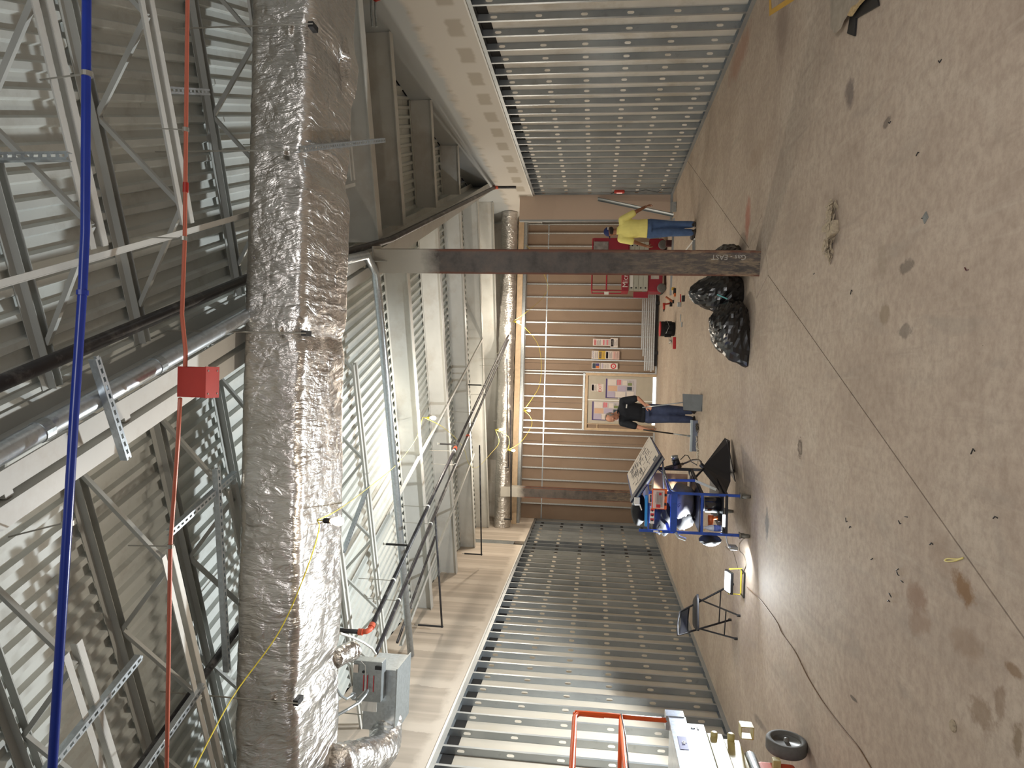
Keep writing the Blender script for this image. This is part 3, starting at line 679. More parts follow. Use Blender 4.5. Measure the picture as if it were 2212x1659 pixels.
# sags, pinches at the hangers and a hanging flap of wrap
RODX = [at(640, 60, 1, 5.02).x, 1.62, at(640, 720, 1, 5.02).x, at(640, 1515, 1, 5.0).x]
nv = []
for v in mb.v:
    x, y, z = v; c = (y-DY, z-DZ); sag = 0
    for rx in RODX:
        d = abs(x-rx)
        pin = math.exp(-(d/.10)**2)*.035; sag -= 0
        if z < DZ-.1: z += pin*1.0
    s_ = wob(x*1.3, 3)*.018
    if z < DZ: z += s_ - .02*abs(mn.noise(Vector((x*1.7, 0, 5))))
    y += wob(x*1.1+2, 5)*.014*(1 if y < DY else -1)
    fx_ = at(760, 165, 1, 5.9).x
    if y > DY+.2 and z < DZ-.1: z -= .07*math.exp(-((x-fx_)/.16)**2)
    nv.append((x, y, z))
mb.v = nv
put(duct, mb, 'wrap', mFoil, smooth=True)
# trapeze hangers
for i, (rx, top) in enumerate(zip(RODX, (4.68, 4.68, 4.68, 4.68))):
    lb = 'zinc rod trapeze hanger of the big duct, ' + ['beside the right wall', 'with a long perforated channel', 'left of the column', 'nearest the left wall'][i]
    t = thing('duct_hanger', lb, 'hanger', (rx, 4.93, 4.03), 0, 'hangers of the big duct')
    if i == 1:
        a = Vector(at(640, 323, 2, 4.03)); b = Vector(at(828, 303, 2, 4.03)); t.location = a
        put(t, MB().tube([a+Vector((0,.01,-.03)), (a.x, a.y+.01, 5.12)], .006, 8), 'rod', mRod)
        put(t, MB().tube([a+(b-a)*.60+Vector((0,0,.0)), a+(b-a)*.60+Vector((0,0,1.05))], .006, 8), 'rod', mRod)
        strut('', '', a, b, parent=t)
        put(t, MB().lathe([(.012,0),(.012,.02)], a+Vector((0,.01,-.05)), 8), 'nut', mRod)
    else:
        a = Vector((rx, 4.97, 4.05)); t.location = a
        put(t, MB().tube([a+Vector((0,.0,-.02)), (a.x, a.y, 5.15)], .006, 8), 'rod', mRod)
        put(t, MB().beam(a, a+Vector((0, .10, 0)), .04, .04), 'channel_end', mBlack)
# far round duct
d2 = thing('foil_wrapped_duct', 'round foil wrapped duct running wall to wall before the tan bay', 'duct', (0, 20.1, 4.44))
mb = wrapped([(XL+.02, 20.15, 4.47), (XR-.03, 20.05, 4.47)], circ(.23, 30), mFoil2, .018, 5, 420, seed=4)
put(d2, mb, 'wrap', mFoil2, smooth=True)
for rx in (-3.2, -1.4, .6, 2.6): put(d2, MB().tube([(rx, 20.1, 4.68), (rx, 20.1, 4.79)], .012, 6), 'hanger_rod', mRod)
# branch duct and air terminal box at left
vb = thing('air_terminal_box', 'galvanised air terminal box with a control panel high at the left', 'air box', (-3.3, 7.0, 3.7))
bx = Vector((-3.42, 7.1, 4.02)); R_ = Matrix.Rotation(radians(4), 3, 'Z')
put(vb, MB().box((-3.43, 7.15, 3.99), (.62, .50, .34), R_), 'box_body', mGalvB, bevel=.004)
put(vb, MB().box((-3.17, 6.83, 4.08), (.40, .14, .30), R_), 'control_panel', mGalv, bevel=.004)
put(vb, MB().box((-3.18, 6.755, 4.05), (.17, .003, .16), R_), 'warning_label', mWhite)
for z in (4.115, 4.075, 4.01): put(vb, MB().box((-3.18, 6.752, z), (.16, .003, .008), R_), 'red_rule', mRedI)
put(vb, MB().box((-3.04, 6.755, 4.20), (.08, .003, .05), R_), 'label', mPaper)
put(vb, MB().box((-3.02, 6.757, 3.965), (.035, .003, .07), R_), 'nameplate', mBlack)
put(vb, MB().lathe([(.014,0),(.014,.006)], (-3.07, 6.755, 4.12), 12, 'y'), 'knockout', mBlack)
put(vb, MB().box((-3.14, 6.93, 3.72), (.50, .30, .02), R_) if False else MB().box((-3.43, 7.15, 3.812), (.66, .54, .012), R_), 'drive_flange', mGalv)
for dx_ in (-.28, .28): put(vb, MB().tube([(-3.43+dx_, 7.15, 4.16), (-3.43+dx_, 7.15, 4.68)], .006, 6), 'hanger_rod', mRod)
put(vb, MB().lathe([(.15,0),(.15,.14),(.14,.16)], (-3.70, 7.10, 4.0), 20, 'x'), 'inlet_collar', mGalvB, smooth=False)
vb.children[-1].location.x -= .20
br = thing('foil_branch_duct', 'round crumpled foil branch duct dropping from the big duct to the air box', 'duct', (-3.7, 6.3, 4.0))
mb = wrapped([(-3.42, 5.70, 4.02), (-3.62, 6.15, 3.92), (-3.78, 6.60, 3.86), (-3.80, 6.95, 3.93), (-3.66, 7.12, 3.99)], circ(.165, 26), mFoil, .022, 6, 120, seed=9)
put(br, mb, 'wrap', mFoil, smooth=True)
st = thing('foil_duct_stub', 'short torn foil stub poking from behind the big duct', 'duct', (-2.6, 6.05, 4.1))
q = at(752, 1408, 1, 6.15)
mb = wrapped([(q.x+.02, 5.90, q.z+.04), (q.x, 6.2, q.z-.02)], circ(.085, 20), mFoil, .02, 9, 40, seed=12); put(st, mb, 'wrap', mFoil, smooth=True)
fc_ = thing('flexible_conduit', 'pale flexible metal conduit curving from the duct to the air box', 'conduit', (-2.8, 6.4, 4.3))
pts = [at(735, 1368, 1, 6.2), at(760, 1376, 1, 6.4), at(785, 1388, 1, 6.6), at(803, 1400, 1, 6.75), at(812, 1413, 1, 6.80)]
put(fc_, MB().tube(pts, .012, 8), 'sleeve', mWhite)
fc2 = thing('flexible_conduit', 'grey ribbed flexible conduit looping under the air box', 'conduit', (-3.3, 6.5, 4.0))
pts = [at(728, 1545, 1, 6.2), at(750, 1533, 1, 6.3), at(775, 1518, 1, 6.45), at(790, 1500, 1, 6.6), at(795, 1490, 1, 6.72)]
put(fc2, MB().tube(pts, .014, 8), 'sleeve', mGalv)
fc3 = thing('valve_piping', 'small insulated valve and hose between the duct and the air box', 'pipe', (-3.2, 6.4, 4.1))
pts = [at(728, 1490, 1, 6.3), at(735, 1502, 1, 6.4), at(748, 1510, 1, 6.5), at(762, 1502, 1, 6.6)]
put(fc3, MB().tube(pts, .013, 8), 'hose', mGalv); p = at(763, 1503, 1, 6.62)
put(fc3, MB().lathe([(.015,-.03),(.028,-.02),(.028,.02),(.015,.03)], p, 12, 'x'), 'valve', mGalvB)
fc4 = thing('control_wire', 'thin white control wire hanging over the air box label', 'wire', (-3.2, 6.74, 4.1))
pts = [at(780, 1428, 1, 6.74), at(789, 1438, 1, 6.73), at(790, 1470, 1, 6.72), at(788, 1492, 1, 6.68), at(772, 1508, 1, 6.65)]
put(fc4, MB().tube(pts, .003, 6), 'wire', mWhite)

# ------------------------------------------------------------------ pipes overhead
def clampring(t, p, d, r, m=None):
    a = Vector(p)-d*.012; b = Vector(p)+d*.012; put(t, MB().tube([a, b], r+.006, 12), 'clamp', m or mRod)
bp = thing('blue_pipe', 'bright blue painted pipe crossing the ceiling nearest the camera', 'pipe', (0, 3.1, 4.42))
BPTS = [Vector((XL+.02, 2.93, 4.40)), at(113, 1659, 2, 4.40), at(146, 1130, 2, 4.405), at(160, 900, 2, 4.41), at(178, 630, 2, 4.42), at(184, 500, 2, 4.42), at(187, 0, 2, 4.42), Vector((XR-.03, 3.16, 4.42))]
put(bp, MB().tube(BPTS, .0215, 14), 'pipe', mBlue, smooth=True)
for q in ((178, 632), (146, 1130), (188, 160)):
    p = at(*q, 2, 4.415); d = Vector((1,0,0)); clampring(bp, p, d, .022, mBlue if q[1] == 632 else None)
    if q[1] != 632:
        put(bp, MB().tube([p+Vector((0,0,.02)), p+Vector((-.08 if q[1]>1000 else .0, -.02 if q[1]>1000 else .05, .30))], .0045, 6), 'hanger_rod', mRod)
rp = thing('red_conduit', 'salmon red conduit crossing the ceiling through a junction box', 'conduit', (0, 4.0, 4.42))
RZ = 4.42
put(rp, MB().tube([Vector((XL+.02, 3.93, RZ)), at(360, 1659, 2, RZ), at(368, 1180, 2, RZ), at(384, 960, 2, RZ), at(389, 861, 2, 4.30)], .0125, 12), 'conduit', mRedPipe, smooth=True)
put(rp, MB().tube([at(400, 792, 2, 4.30), at(401, 760, 2, 4.31), at(393, 680, 2, 4.38), at(399, 520, 2, RZ), at(405, 0, 2, RZ), Vector((XR-.03, 4.0, RZ))], .0125, 12), 'conduit', mRedPipe, smooth=True)
for q in ((401, 280), (397, 515), (368, 1180)):
    p = at(*q, 2, RZ); clampring(rp, p, Vector((1,0,0)), .0135); put(rp, MB().tube([p, p+Vector((0, -.04, .25))], .004, 6), 'hanger_rod', mRod)
p = at(401, 405, 2, RZ); put(rp, MB().tube([p-Vector((.03,0,0)), p+Vector((.03,0,0))], .017, 12), 'coupling', M('red_coupling', (170,40,30), .4, var=0))
jb_ = thing('junction_box', 'square red junction box hanging in the salmon conduit', 'junction box', (-.10, 3.9, 4.28))
put(jb_, MB().box((-.10, 3.98, 4.285), (.185, .14, .185)), 'box', mRedBox, bevel=.003)
put(jb_, MB().box((-.10, 3.97, 4.188), (.19, .15, .008)), 'cover_plate', mRedBox)
for dx_, dy_ in ((-.07,-.05),(.07,-.05),(-.07,.05),(.07,.05)): put(jb_, MB().lathe([(.006,-.003),(.006,0)], (-.10+dx_, 3.97+dy_, 4.184), 8), 'screw', mRod)
# black pipe along the girder
bk = thing('sprinkler_main', 'thick black sprinkler main running beside the girder past the column top', 'pipe', tuple(sj(3, -1.22, 4.80)))
A_ = [at(0, 828, 2, 4.80), at(540, 600, 2, 4.80)]; 
e = Vector(at(800, 540, 2, 4.62)); f = Vector(at(1068, 405, 2, 4.52))
d0 = (Vector(A_[0])-Vector(A_[1])).normalized()
put(bk, MB().tube([A_[0]+d0*4.2, A_[0], A_[1]], .042, 14), 'pipe', mBlackPipe, smooth=True)
put(bk, MB().tube([A_[1], sj(6.7, -1.34, 4.78), sj(8.1, -1.45, 4.70), sj(9.0, -1.50, 4.62), Vector(f)], .042, 14), 'pipe', mBlackPipe, smooth=True)
bk2 = thing('grooved_pipe', 'galvanised large pipe running beside the white girder chord', 'pipe', tuple(sj(3, -1.37, 4.55)))
GP = [sj(-4, -1.40, 4.56), sj(5.6, -1.40, 4.56), sj(7.2, -1.42, 4.58), sj(7.9, -1.50, 4.60), sj(8.25, -1.78, 4.62), sj(8.34, -2.10, 4.64), sj(8.36, -2.6, 4.64), sj(8.38, j_at_wall(8.38, XL+.03), 4.64)]
put(bk2, MB().tube(GP, .052, 18), 'pipe', mGalvB, smooth=True)
for s_ in (2.75, 3.7): put(bk2, MB().tube([sj(s_, -1.40, 4.56), sj(s_+.06, -1.40, 4.56)], .057, 18), 'coupling', mGalv)
put(bk2, MB().tube([sj(8.38, -3.3, 4.64), sj(8.38, -3.42, 4.64)], .057, 18), 'coupling', mGalvB)
for j_ in (-4.2, -6.4): put(bk2, MB().tube([sj(8.38, j_, 4.64), sj(8.38, j_+.02, 4.64)], .056, 18), 'clamp', mRod)
strut('channel_strut', 'perforated channel strut hung under the galvanised pipe', sj(3.15, -1.15, 4.49), sj(3.20, -1.77, 4.49))
strut('channel_strut', 'perforated channel strut standing upright at the near right joists', at(150, 338, 2, 4.62), at(150, 338, 2, 4.62)+Z3*.57, side=(0,1,0))
strut('channel_strut', 'perforated channel strut from the first to the second left joist', sj(3.62, -2.55, 4.655), sj(4.50, -2.58, 4.655))
strut('channel_strut', 'perforated channel strut sloping along the big duct top left', sj(4.25, -2.40, 4.64), sj(3.86, -3.95, 4.62))
strut('channel_strut', 'perforated channel strut beside the black pipe stub at left', sj(2.75, -3.84, 4.655), sj(3.60, -3.84, 4.655))
strut('channel_strut', 'perforated channel strut crossing behind the second left joist', sj(2.25, -3.15, 4.655), sj(3.10, -3.12, 4.655))
strut('channel_strut', 'thin perforated channel beside the right joists top', sj(4.55, .2, 4.70), sj(5.1, .2, 4.70))
strut('channel_strut', 'perforated strut hanging behind the duct above the bulb', sj(6.36, -4.6, 4.66), sj(7.35, -4.3, 4.66))
bs_ = thing('black_pipe', 'black pipe passing above the left joists beside the foil duct', 'pipe', tuple(sj(3.2, -4.0, 4.75)))
put(bs_, MB().tube([sj(2.0, -3.95, 4.77), sj(5.2, -3.95, 4.77)], .03, 12), 'pipe', mBlackPipe, smooth=True)
# pair of black pipes running away to the far wall
PZ = 4.36
def pipe_thing(label, pts, r=.026, nm='sprinkler_pipe', mat=mBlackPipe):
    t = thing(nm, label, 'pipe', tuple(pts[0])); put(t, MB().tube(pts, r, 12), 'pipe', mat, smooth=True); return t
p1a = Vector(at(1120, 678, 2, PZ)); p1b = Vector(at(803, 1352, 2, PZ)); 
p2a = Vector(at(1127, 665, 2, PZ)); p2b = Vector(at(818, 1398, 2, PZ))
lim = 20.3
def cut(a, b, y): t = (y-a.y)/(b.y-a.y); return a+(b-a)*t
p1a = cut(p1b, p1a, 19.6); p2a = cut(p2b, p2a, 19.6)
t1 = pipe_thing('black sprinkler pipe ending in an orange elbow at the near end', [p1a, p1b], .027)
t2 = pipe_thing('black sprinkler pipe running alongside to the air box', [p2a, p2b, p2b+(p2b-p2a).normalized()*.1], .027)
dd = (p1b-p1a).normalized()
el = [p1b+dd*.0, p1b+dd*.06, p1b+dd*.10+Vector((0,0,.03)), p1b+dd*.115+Vector((0,0,.09))]
put(t1, MB().tube([p1b-dd*.03, p1b+dd*.03], .038, 14), 'orange_coupling', mOrangeFit); put(t1, MB().tube(el, .031, 14), 'orange_elbow', mOrangeFit, smooth=True)
put(t1, MB().tube([el[-1]-Z3*.02, el[-1]+Z3*.03], .038, 14), 'orange_coupling', mOrangeFit)
put(t1, MB().tube([el[-1], el[-1]+Vector((0,0,.62))], .027, 12), 'riser', mBlack, smooth=True)
for t, a, b, fr in ((t1, p1a, p1b, .61), (t2, p2a, p2b, .52)):
    c = a+(b-a)*fr; put(t, MB().tube([c-dd*.03, c+dd*.03], .036, 12), 'orange_coupling', mOrangeFit)
for t, a, b in ((t1, p1a, p1b), (t2, p2a, p2b)):
    for fr in (.18, .34, .47, .62, .78, .93):
        c = a+(b-a)*fr; clampring(t, c, dd, .027, mWhite); put(t, MB().tube([c+Z3*.02, (c.x, c.y, BZ+.0)], .005, 6), 'hanger_rod', mRod)
for i, (q, w_) in enumerate((((1040, 832), 'farthest of three'), ((985, 960), 'middle of three'), ((880, 1178), 'nearest of three'))):
    p = at(*q, 2, PZ+.01); t = thing('upright_sprinkler', 'short black upright sprig on the black pipe, '+w_, 'sprinkler', tuple(p), 0, 'upright sprigs on the black pipe')
    put(t, MB().tube([p, p+Z3*.30], .016, 10), 'sprig', mBlack); put(t, MB().tube([p+Z3*.30, p+Z3*.34], .008, 8), 'nozzle', mRod)
    put(t, MB().lathe([(.022, 0), (.022, .004)], p+Z3*.34, 10), 'deflector', mRod)
def branch(label, pts, up, r=.017):
    t = thing('sprinkler_branch', label, 'pipe', tuple(pts[0])); put(t, MB().tube(pts, r, 10), 'pipe', mBlackPipe, smooth=True)
    e = Vector(pts[-1]); put(t, MB().tube([e, e+Z3*up], r, 10), 'riser', mBlack); put(t, MB().tube([e+Z3*up, e+Z3*(up+.05)], .009, 8), 'nozzle', mRod)
    put(t, MB().ell(e, (.024,.024,.024), 10, 6), 'elbow', mBlack); return t
b1 = at(1036, 962, 2, PZ); b1e = Vector((XL+.55, b1.y+.75, PZ)); b1e = Vector(at(1040, 1198, 2, PZ))
if b1e.x < XL+.15: b1e = b1+(b1e-b1)*((XL+.15-b1.x)/(b1e.x-b1.x))
branch('black branch pipe running left with an upturned sprinkler, the farther one', [b1, b1e], .40)
b2 = at(940, 1112, 2, PZ); b2e = Vector(at(955, 1356, 2, PZ))
if b2e.x < XL+.15: b2e = b2+(b2e-b2)*((XL+.15-b2.x)/(b2e.x-b2.x))
branch('black branch pipe running left with an upturned sprinkler, the nearer one', [b2, b2e], .42)
b3 = at(1103, 885, 1, 19.75); b3e = at(1104, 1122, 1, 19.75); branch('black branch pipe running before the far foil duct', [b3, b3e], .2, .02)
b4 = at(1095, 775, 1, 19.72); branch('thin black pipe along the top half of the far foil duct', [b4, at(1098, 1010, 1, 19.72)], .1, .014)
pb_ = thing('brace_pipe', 'thick black sway brace sloping between the bridging and the left wall', 'brace', tuple(sj(8.4, -7.6, 4.7)))
put(pb_, MB().tube([Vector(at(940, 1160, 2, 4.80)), Vector(at(858, 1388, 2, 4.80))], .022, 10), 'pipe', mBlackPipe)
# orange end fitting of the main by the right wall with copper red elbow
fe = thing('pipe_cross', 'dark pipe end with orange fittings where the main meets the right wall', 'pipe', tuple(f))
put(fe, MB().tube([f-Vector((0,0,.02)), f-Vector((0,0,.55))], .030, 10), 'drop', mBlackPipe); put(fe, MB().tube([f-Z3*.1, f-Z3*.04], .042, 12), 'orange_coupling', mOrangeFit)
put(fe, MB().tube([f-dd*.02, f+dd*.05], .052, 12), 'orange_coupling', mOrangeFit)
# conduits at the top right corner of the right wall
ce = thing('conduit_bundle', 'grey conduits with a red elbow beside the right wall and big duct', 'conduit', tuple(at(803, 30, 1, 8.2)))
for dx_ in (0, 9): put(ce, MB().tube([at(800+dx_, -60, 1, 8.4), at(802+dx_, 30, 1, 8.4), at(805+dx_, 58, 1, 8.4)], .014, 8), 'conduit', mGalv)
put(ce, MB().tube([at(800, -6, 1, 8.38), at(812, 2, 1, 8.38), at(826, -4, 1, 8.38)], .013, 8), 'red_elbow', M('red_plastic', (176,40,28), .5, var=0))

# ------------------------------------------------------------------ string lights
mBulb = M('lit_bulb', (255,214,160), .3, var=0, emis=38)
def bulb(i, p, e, lab):
    t = thing('light_bulb', lab, 'bulb', tuple(p), 0, 'lit bulbs of the temporary light string'); p = Vector(p)
    b = MB().lathe([(.012,.02),(.022,.0),(.033,-.03),(.034,-.05),(.022,-.075),(.001,-.083)], p, 14); put(t, b, 'glass', mBulb, smooth=True)
    put(t, MB().lathe([(.017,.02),(.020,.03),(.020,.065),(.012,.075)], p, 12), 'socket', mYellowC if i != 0 else mBlack, smooth=True)
    put(t, MB().tube([p+Z3*.07, p+Z3*.12], .004, 6), 'wire_tail', mYellowC)
    lamp('bulb_light', 'POINT', p-Z3*.13, e, (1, .89, .75), .045)
bl = ['lit bare bulb glaring below the big foil duct', 'lit bare bulb hanging at the first solid beam', 'lit bare bulb above the far foil duct', 'lit bare bulb below the far foil duct', 'lit bare bulb before the tan sheathing over the broom man', 'lit bare bulb right of centre at the end of the black pipes']
for i, p in enumerate(BULBS): bulb(i, p, BPOW[i], bl[i])
def cord(label, pts, r=.0045, mat=mYellowC, nm='power_cord', sub=6):
    P_ = [Vector(p) for p in pts]; out = []
    for i in range(len(P_)-1):       # Catmull-Rom
        a, b, c, d = P_[max(i-1,0)], P_[i], P_[i+1], P_[min(i+2, len(P_)-1)]
        for k in range(sub):
            t = k/sub; out.append(.5*((2*b)+(c-a)*t+(2*a-5*b+4*c-d)*t*t+(3*b-3*c+d-a)*t**3))
    out.append(P_[-1]); t = thing(nm, label, 'cord', tuple(P_[0])); put(t, MB().tube(out, r, 7), 'cord', mat, smooth=True); return t
B = [Vector(b)+Z3*.12 for b in BULBS]
cord('yellow light string sagging across the front of the big duct', [at(400, 1700, 1, 3.6), at(500, 1510, 1, 4.5), at(600, 1370, 1, 4.80), at(655, 1250, 1, 4.84), at(688, 1150, 1, 4.83), B[0]])
cord('yellow light string from the duct bulb up to the first solid beam', [B[0], at(735, 1098, 1, 5.6), at(800, 1050, 1, 7.6), at(860, 1000, 1, 9.6), at(900, 945, 1, 11), at(912, 905, 1, 11.35), B[1]])
cord('yellow light string looping from the beam bulb past the black pipes', [B[1], at(960, 925, 1, 12.5), at(1000, 965, 1, 14), at(1012, 1000, 1, 15), at(1030, 1010, 1, 15.6), at(1060, 980, 1, 16.4), at(1078, 955, 1, 16.8), B[2]])
cord('yellow light string between the bulbs at the far duct', [B[2], at(1095, 940, 1, 17.6), at(1100, 955, 1, 17.9), B[3]])
cord('yellow light string from the far duct bulb to the tan wall bulb', [B[3], at(1125, 955, 1, 18.4), at(1148, 920, 1, 18.8), at(1145, 900, 1, 18.9), B[4]])
cord('yellow light string rising right along the tan wall', [B[4], at(1150, 860, 1, 19.2), at(1166, 830, 1, 19.4), at(1169, 780, 1, 19.4), at(1160, 740, 1, 19.3), at(1130, 705, 1, 19.1), B[5]])
cord('thin yellow cord hanging right before the tan wall', [B[5], at(1140, 672, 1, 19.3), at(1175, 640, 1, 20.2), at(1182, 610, 1, 20.4), at(1150, 545, 1, 20.4), at(1135, 530, 1, 20.5)])
# ------------------------------------------------------------------ work light, cords, folding chair
mGlow = M('work_light_lens', (236,246,255), .3, var=0, emis=7)
wl = thing('work_light', 'glaring white work light lying on the floor beside the folding chair', 'lamp', (-2.47, 8.69, 0))
Rw = Matrix.Rotation(radians(16), 3, 'X')
MB().box((0,-.02,.17), (.27,.17,.035), Rw).build('housing', mBlack, wl, bevel=.008)
MB().box((0,-.026,.190), (.23,.135,.008), Rw).build('lens', mGlow, wl)
MB().tube([(-.15,0,.17), (-.16,.02,.02), (.16,.02,.02), (.15,0,.17)], .010, 8).build('stand', mYellowC, wl)
MB().tube([(-.15,-.13,.013), (.15,-.13,.013)], .010, 8).build('foot', mBlack, wl)
for sx_ in (-.15, .15): MB().tube([(sx_,-.13,.013), (sx_,.02,.018)], .009, 8).build('foot', mBlack, wl)
mCordG = M('grey_cord', (110,100,86), .6, var=.05)
def F(x, y, z=.006): 
    p = at(x, y, 2, 0); p.z = z; return p
cord('thin brown extension cord snaking along the floor towards the camera', [F(1615,1268), F(1640,1292), F(1655,1310), F(1680,1345), F(1692,1370), F(1720,1410), F(1745,1460), F(1775,1510), F(1800,1545), F(1830,1583), F(1860,1620), F(1895,1680)], .0045, M('brown_cord', (122,96,72), .6, var=0), 'extension_cord')
cord('dark cord from the cart to the work light', [F(1608,1163), F(1598,1175), F(1599,1190), F(1608,1200), F(1612,1222), F(1604,1240)], .005, mCordG, 'extension_cord')
cord('thin grey cord beside the work light', [F(1568,1180), F(1575,1188), F(1584,1192), F(1590,1210), F(1596,1232)], .003, mCordG, 'extension_cord')
ch = thing('folding_chair', 'black metal folding chair beside the work light', 'chair', (-3.0, 9.05, 0), radians(0))
# pose: seat frame traced as real points (x right, y depth)
mCh = M('chair_grey_black', (30,30,34), .45, var=.08)
def CP(x, y, Y): return tuple(at(x, y, 1, Y)-Vector((-3.0, 9.05, 0)))
def F0(x, y): p = at(x, y, 2, .012); return tuple(p-Vector((-3.0, 9.05, 0)))
bl_, br_ = F0(1589,1380), F0(1585,1262)          # front feet (near) left, right
fl_, fr_ = F0(1578,1338), F0(1596,1328)
TL, TR = CP(1464,1372,9.16), CP(1468,1322,9.42)
nearA, nearB = F0(1578,1339), F0(1583,1262)
def side_frame(top, foot): return MB().tube([foot, tuple(Vector(foot).lerp(Vector(top), .93)), top], .0125, 10)
top_pts = [nearA, tuple(Vector(nearA).lerp(Vector(TL), .96)), TL, tuple(Vector(TL).lerp(Vector(TR), .5)+Vector((0,0,.012))), TR, tuple(Vector(nearB).lerp(Vector(TR), .96)), nearB]
MB().tube(top_pts, .0125, 10).build('back_frame', mCh, ch, True)
bp0, bp1 = Vector(nearA).lerp(Vector(TL), .80), Vector(nearB).lerp(Vector(TR), .80)
n_ = 9; mb = MB(); rows = []
for r in range(5):
    q = .80 + .17*r/4; a = Vector(nearA).lerp(Vector(TL), q); b = Vector(nearB).lerp(Vector(TR), q); rows.append([a.lerp(b, k/(n_-1))+Vector((0, .05*math.sin(pi*k/(n_-1)), 0)) for k in range(n_)])
vs = [p for r in rows for p in r]; k0 = len(vs); vs += [p+Vector((.004,.014,.0)) for p in vs]
fs = []
for r in range(4):
    for k in range(n_-1): i = r*n_+k; fs += [(i,i+1,i+n_+1,i+n_), (k0+i,k0+i+n_,k0+i+n_+1,k0+i+1)]
for k in range(n_-1): fs += [(k,k0+k,k0+k+1,k+1), (4*n_+k,4*n_+k+1,k0+4*n_+k+1,k0+4*n_+k)]
mb.add(vs, fs).build('backrest', mCh, ch, True)
# seat: quad between front-left, front-right and rear
S = [CP(1521,1366,8.98), CP(1510,1281,9.12), CP(1506,1296,9.47), CP(1508,1354,9.40)]
zc = sum(p[2] for p in S)/4; S = [Vector((p[0], p[1], .455)) for p in S]
mb = MB(); cen = sum(S, Vector())/4; ring = []
for i in range(4):
    a, b = S[i], S[(i+1) % 4]
    for k in range(6): p = a.lerp(b, k/6); ring.append(cen+(p-cen)*(.94 if k == 0 else 1.0))
m_ = len(ring)
vs = [p for p in ring]+[p+Z3*.022 for p in ring]+[cen+(p-cen)*.9+Z3*.030 for p in ring]
fs = [tuple(range(m_-1,-1,-1)), tuple(range(2*m_,3*m_))]+[(o*m_+i,o*m_+(i+1)%m_,(o+1)*m_+(i+1)%m_,(o+1)*m_+i) for o in (0,1) for i in range(m_)]
mb.add(vs, fs).build('seat', mCh, ch, True)
rl, rr = F0(1591,1380), F0(1597,1330)
h1 = S[3]-Z3*.01; h2 = S[2]-Z3*.01
MB().tube([tuple(S[0].lerp(S[3],.75)-Z3*.012), rl], .011, 8).build('leg', mCh, ch); MB().tube([tuple(S[1].lerp(S[2],.75)-Z3*.012), rr], .011, 8).build('leg', mCh, ch)
MB().tube([tuple(Vector(rl).lerp(S[3], .28)), tuple(Vector(rr).lerp(S[2], .28))], .008, 8).build('stretcher', mCh, ch)
MB().tube([tuple(Vector(nearA).lerp(Vector(TL), .22)), tuple(Vector(nearB).lerp(Vector(TR), .22))], .008, 8).build('stretcher', mCh, ch)
for q in (rl, rr, nearA, nearB): MB().lathe([(.016,-.012),(.017,.02),(.013,.03)], q, 10).build('rubber_foot', mBlack, ch)

# ------------------------------------------------------------------ blue cart
CO = Vector((-1.6, 8.9, 0))
cart = thing('tool_cart', 'blue wheeled pipe cart loaded with tools beside the work light', 'cart', tuple(CO))
mBl = M('cart_blue', (36,76,168), .4, var=.08, scale=12, dirt=((30,34,60), 9, .5)); mBk = M('cart_black', (30,30,36), .5, var=.1)
mGreyCast = M('caster_grey', (120,118,110), .5, .2, var=.1)
FL = (-1.84, 8.42); FR = (-1.375, 8.44); BR = (-1.21, 9.42); BL = (-1.74, 9.42)
def C3(p, z): return Vector((p[0], p[1], z))-CO
for nm, p, z0, z1 in (('post', FL, .12, 1.29), ('post', FR, .12, 1.18), ('post', BR, .12, .98), ('post', BL, .12, 1.0)):
    MB().beam(C3(p, z0), C3(p, z1), .030, .030, (0,1,0)).build('post', mBl if p in (FL, FR) else mBk, cart)
def rail(a, b, z, w_=.03, h_=.03, m=mBl, nm='rail'): MB().beam(C3(a, z), C3(b, z), w_, h_).build(nm, m, cart)
rail(FL, FR, .885, .05, .075, mBl, 'crossbar'); rail(FL, FR, .555); rail(FL, FR, .27, m=mBk); rail(FR, BR, .27, m=mBk); rail(FL, BL, .27, m=mBk); rail(BL, BR, .27, m=mBk); rail(FR, BR, .93); rail(FL, BL, .93); rail(BL, BR, .93)
rail(FR, BR, .555, m=mBk); rail(FL, BL, .555, m=mBk)
for z, nm in ((1.17, 'top_shelf'), (.30, 'bottom_shelf')):
    pts = [C3(p, z) for p in (FL, FR, BR, BL)]; MB().poly(pts, .012).build(nm, mBk if z < 1 else mBl, cart)
MB().poly([C3(p, .575) for p in (FL, FR, BR, BL)], .008).build('middle_shelf', mBk, cart)
for p in (FL, FR, BR, BL):
    c = C3(p, 0); k = empty('caster', tuple(c)); k.parent = cart
    MB().lathe([(.026,-.018),(.05,-.016),(.052,0),(.05,.016),(.026,.018)], (0,-.02,.052), 18, 'x').build('wheel', mGreyCast, k, True)
    MB().poly([(-.026,-.05,.06),(-.026,.02,.06),(-.026,.02,.11),(-.026,-.03,.11)], .003, (1,0,0)).add(*(lambda m: (m.v, m.f))(MB().poly([(.023,-.05,.06),(.023,.02,.06),(.023,.02,.11),(.023,-.03,.11)], .003, (1,0,0)))).build('fork', mGreyCast, k)
    MB().box((0,0,.115), (.07,.07,.012)).build('mount_plate', mGreyCast, k)
